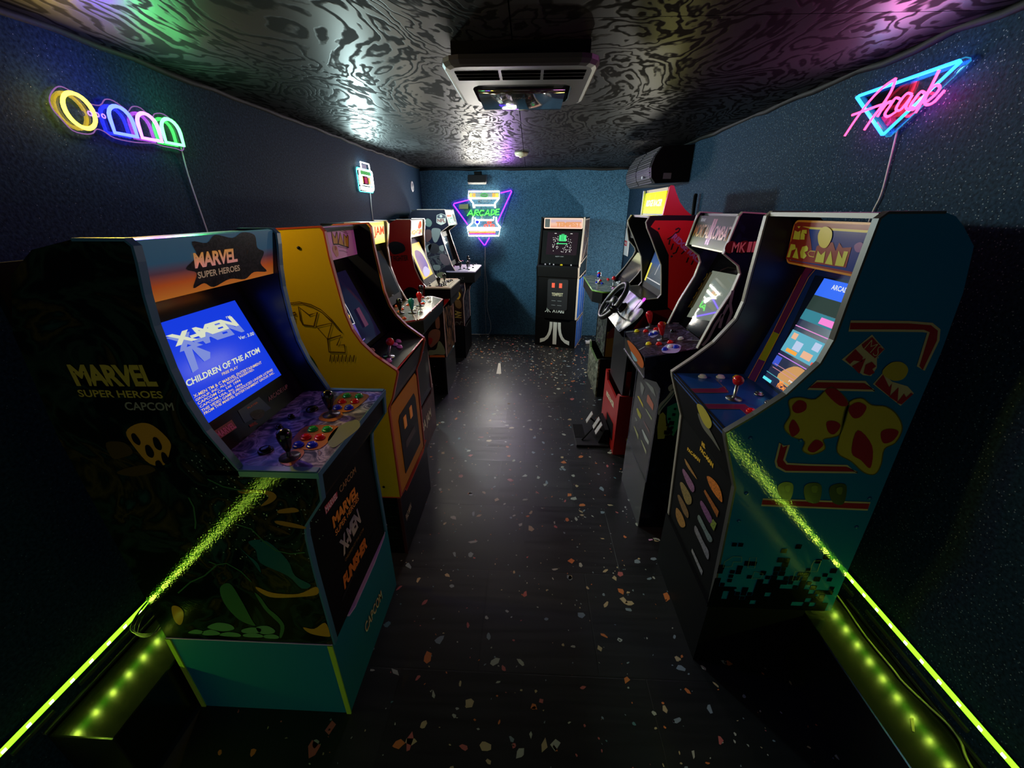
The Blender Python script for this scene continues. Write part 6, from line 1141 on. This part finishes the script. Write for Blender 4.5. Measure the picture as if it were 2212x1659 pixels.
for x in (-.165, -.11, .06, .10): box('inner_vane', (x-.012, 1.690, 2.012), (x+.012, 1.698, 2.045), ACW, t)
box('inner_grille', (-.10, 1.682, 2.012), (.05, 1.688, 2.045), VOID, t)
sd = thing('smoke_detector', 'round cream smoke detector on the black plywood ceiling', 'smoke detector', (-.085, 4.01, 2.07))
lathe('body', [(.060, 0), (.060, .012), (.048, .026), (.022, .032), (0, .033)], (-.085, 4.01, 2.0695), (0, 0, -1), M('cream_plastic', '#b8b09a', .4), sd, 20); lathe('sensor_cap', [(.018, 0), (.016, .006), (0, .007)], (-.085, 4.01, 2.037), (0, 0, -1), M('cream_plastic', '#b8b09a', .4), sd, 12)
wd = thing('wall_plate', 'round white cover plate high on the left wall near the corner', 'wall plate', (-1.34, 4.95, 1.85))
lathe('plate', [(.056, 0), (.056, .004), (.050, .007), (0, .008)], (XL, 4.95, 1.85), (1, 0, 0), WHITE, wd, 24); lathe('hub', [(.036, 0), (.034, .004), (0, .004)], (XL+.008, 4.95, 1.85), (1, 0, 0), GREYP, wd, 18)
ws = thing('wall_speaker', 'dark wedge-shaped speaker bar above the big neon sign on the end wall', 'speaker', (-.63, 5.30, 1.90))
prism('body', [(5.36, 1.90), (5.36, 2.0), (5.24, 1.985), (5.215, 1.915), (5.24, 1.895)], -.745, -.525, DKGREY, ws, axis=0); prism('lower_lip', [(5.235, 1.892), (5.212, 1.912), (5.208, 1.906), (5.232, 1.886)], -.742, -.528, DKGREY, ws, axis=0)
prism('bracket', [(5.36, 1.93), (5.36, 2.03), (5.33, 2.03), (5.33, 1.99)], -.68, -.60, MATTE, ws, axis=0)
# perforated wall unit in the far right corner
RPs=Pl((.905,0,0),(0,-1,0),(0,0,1))
t = thing('wall_unit', 'black wall unit with a curved perforated front high in the far right corner', 'speaker', (1.05, 3.83, 1.80))
pf = [(XR-.005, 1.80), (.95, 1.79), (.915, 1.83), (.905, 1.90), (.925, 1.97), (.97, 2.035), (XR-.005, 2.045)]
prism('body', pf, 3.42, 4.24, M('charcoal_plastic', '#1c1c1e', .35), t); prism('end_cap', pf, 3.40, 3.42, MATTE, t); prism('end_cap', pf, 4.24, 4.26, MATTE, t)
V = []; F = []; arc = [(.935, 1.80), (.915, 1.83), (.906, 1.865), (.904, 1.90), (.911, 1.935), (.925, 1.97), (.946, 2.0), (.97, 2.033)]
GRL = M('grey_perforated_steel', '#5a5a5c', .35, .4)
def bar(p0_, p1_, q0, q1):
    k = len(V); V.extend([p0_, p1_, q1, q0]); F.append((k, k+1, k+2, k+3))
bars_h = []
for i, (x, z) in enumerate(arc):
    for y0, y1 in ((3.44, 3.82), (3.86, 4.22)):
        bar((x-.004, y0, z-.004), (x-.004, y1, z-.004), (x-.004, y0, z+.004), (x-.004, y1, z+.004))
for (x, z), (x2, z2) in zip(arc, arc[1:]):
    xm, zm = (x+x2)/2, (z+z2)/2
    for y0, y1 in ((3.44, 3.82), (3.86, 4.22)): bar((xm-.0035, y0, zm-.0025), (xm-.0035, y1, zm-.0025), (xm-.0035, y0, zm+.0025), (xm-.0035, y1, zm+.0025))
    for k in range(46):
        y = 3.445 + k*.017
        if 3.82 < y < 3.86: continue
        bar((x-.0038, y, z), (x-.0038, y+.006, z), (x2-.0038, y, z2), (x2-.0038, y+.006, z2))
obj('grille', V, F, GRL, t, kind='stuff')
decal(Pl((.0, 3.40, 0), (1, 0, 0), (0, 0, 1)), rect(1.0, 1.82, 1.06, 1.86), M('grey_sticker', '#6a6470', .4), [o for o in t.children if o.name.startswith('end_cap')][0], .002)
slab('maker_plate', RPs, rect(-3.62, 1.832, -3.58, 1.85), .008, .012, GREYP, t)
# tag, rod, paper strip, socket box, cables
tg = thing('hanging_tag', 'white and red tag hanging on the right wall beyond the four-player deck', 'tag', (1.19, 5.2, 1.09))
TGs=Pl((1.196,0,0),(0,-1,0),(0,0,1))
slab('card', TGs, [(-5.29, 1.09), (-5.06, 1.09), (-5.06, 1.28), (-5.19, 1.40), (-5.29, 1.40)], 0, .003, WHITE, tg); cdd = slab('red_band', TGs, rect(-5.29, 1.20, -5.16, 1.26), .003, .004, B_RED, tg)
txt(TGs, 'FIRE', [(-5.28, 1.215), (-5.17, 1.215), (-5.28, 1.245)], WHITE, cdd, .005)
rd = thing('antenna', 'black upright rod against the right wall behind the dark cabinets', 'antenna', (1.17, 3.13, 1.50))
tube('rod', [(1.17, 3.13, 1.46), (1.17, 3.14, 1.70)], .013, MATTE, rd, 10); lathe('tip', [(.013, 0), (.011, .008), (0, .012)], (1.17, 3.14, 1.70), (0, 0, 1), MATTE, rd, 10)
slab('mount', Pl((1.2, 0, 0), (0, -1, 0), (0, 0, 1)), rect(-3.16, 1.45, -3.10, 1.52), 0, .04, MATTE, rd)
tag(prism('paper_strip', [(-.331, 3.885), (-.278, 3.89), (-.308, 4.21), (-.332, 4.21)], .0008, .0022, M('bright_paper', '#f4f0dc', .5), None, 2), 'narrow white paper strip lying on the dark floor', 'paper')
sb = thing('socket_box', 'small white socket box on the floor beside the blue striped cabinet', 'socket box', (.80, 5.0, 0)); box('body', (.755, 4.96, 0), (.865, 5.03, .035), WHITE, sb, bev=.006)
for x in (.785, .835): box('socket', (x-.012, 4.98, .0345), (x+.012, 5.01, .0365), GREYP, sb)
CBL = M('pale_cable', '#b0b060', .4)
tag(tube('cable', cr([(1.12, 1.12, .31), (1.165, 1.09, .288), (1.172, 1.035, .2795), (1.161, .927, .2795), (1.165, .824, .2795), (1.165, .784, .2795), (1.183, .722, .2795), (1.193, .672, .285), (1.190, .634, .283), (1.168, .583, .2795), (1.15, .45, .2795)], n=5), .0032, CBL, None, 6), 'pale cable running down from the teal cabinet along the right-hand ledge', 'cable')
DCB = M('dark_cable', '#30322a', .4)
lp = [(-1.165, .80, .37)]
for k in range(3): lp += [(-1.20+.008*k, .79, .340+.008*k), (-1.262-.008*k, .80, .318+.010*k), (-1.285-.006*k, .84, .335+.010*k), (-1.268, .90, .372+.008*k), (-1.20, .87, .380+.008*k)]
tag(tube('cable', cr(lp + [(-1.23, .96, .41)], n=5), .0028, DCB, None, 6), 'dark looped cable behind the near left cabinet, above the ledge', 'cable')
rr = random.Random(2); SCR2 = M('litter_white', '#c8c4b0', .5)
for k, (x, y) in enumerate(((.660, 1.60), )): tag(prism('paper_scrap', [(x, y), (x+.022, y+.006), (x+.018, y+.014), (x-.002, y+.010)], .0008, .0016, M('pink_paper', '#c890b8', .5), None, 2), 'tiny pink paper scrap on the floor by the grey-fronted cabinet', 'paper')
tag(prism('paper_scrap', [(1.086, .658), (1.091, .656), (1.117, .690), (1.107, .689)], .2756, .2766, M('tan_paper', '#c0b070', .5), None, 2), 'small tan paper scrap on the right-hand ledge', 'paper')

fit_text()
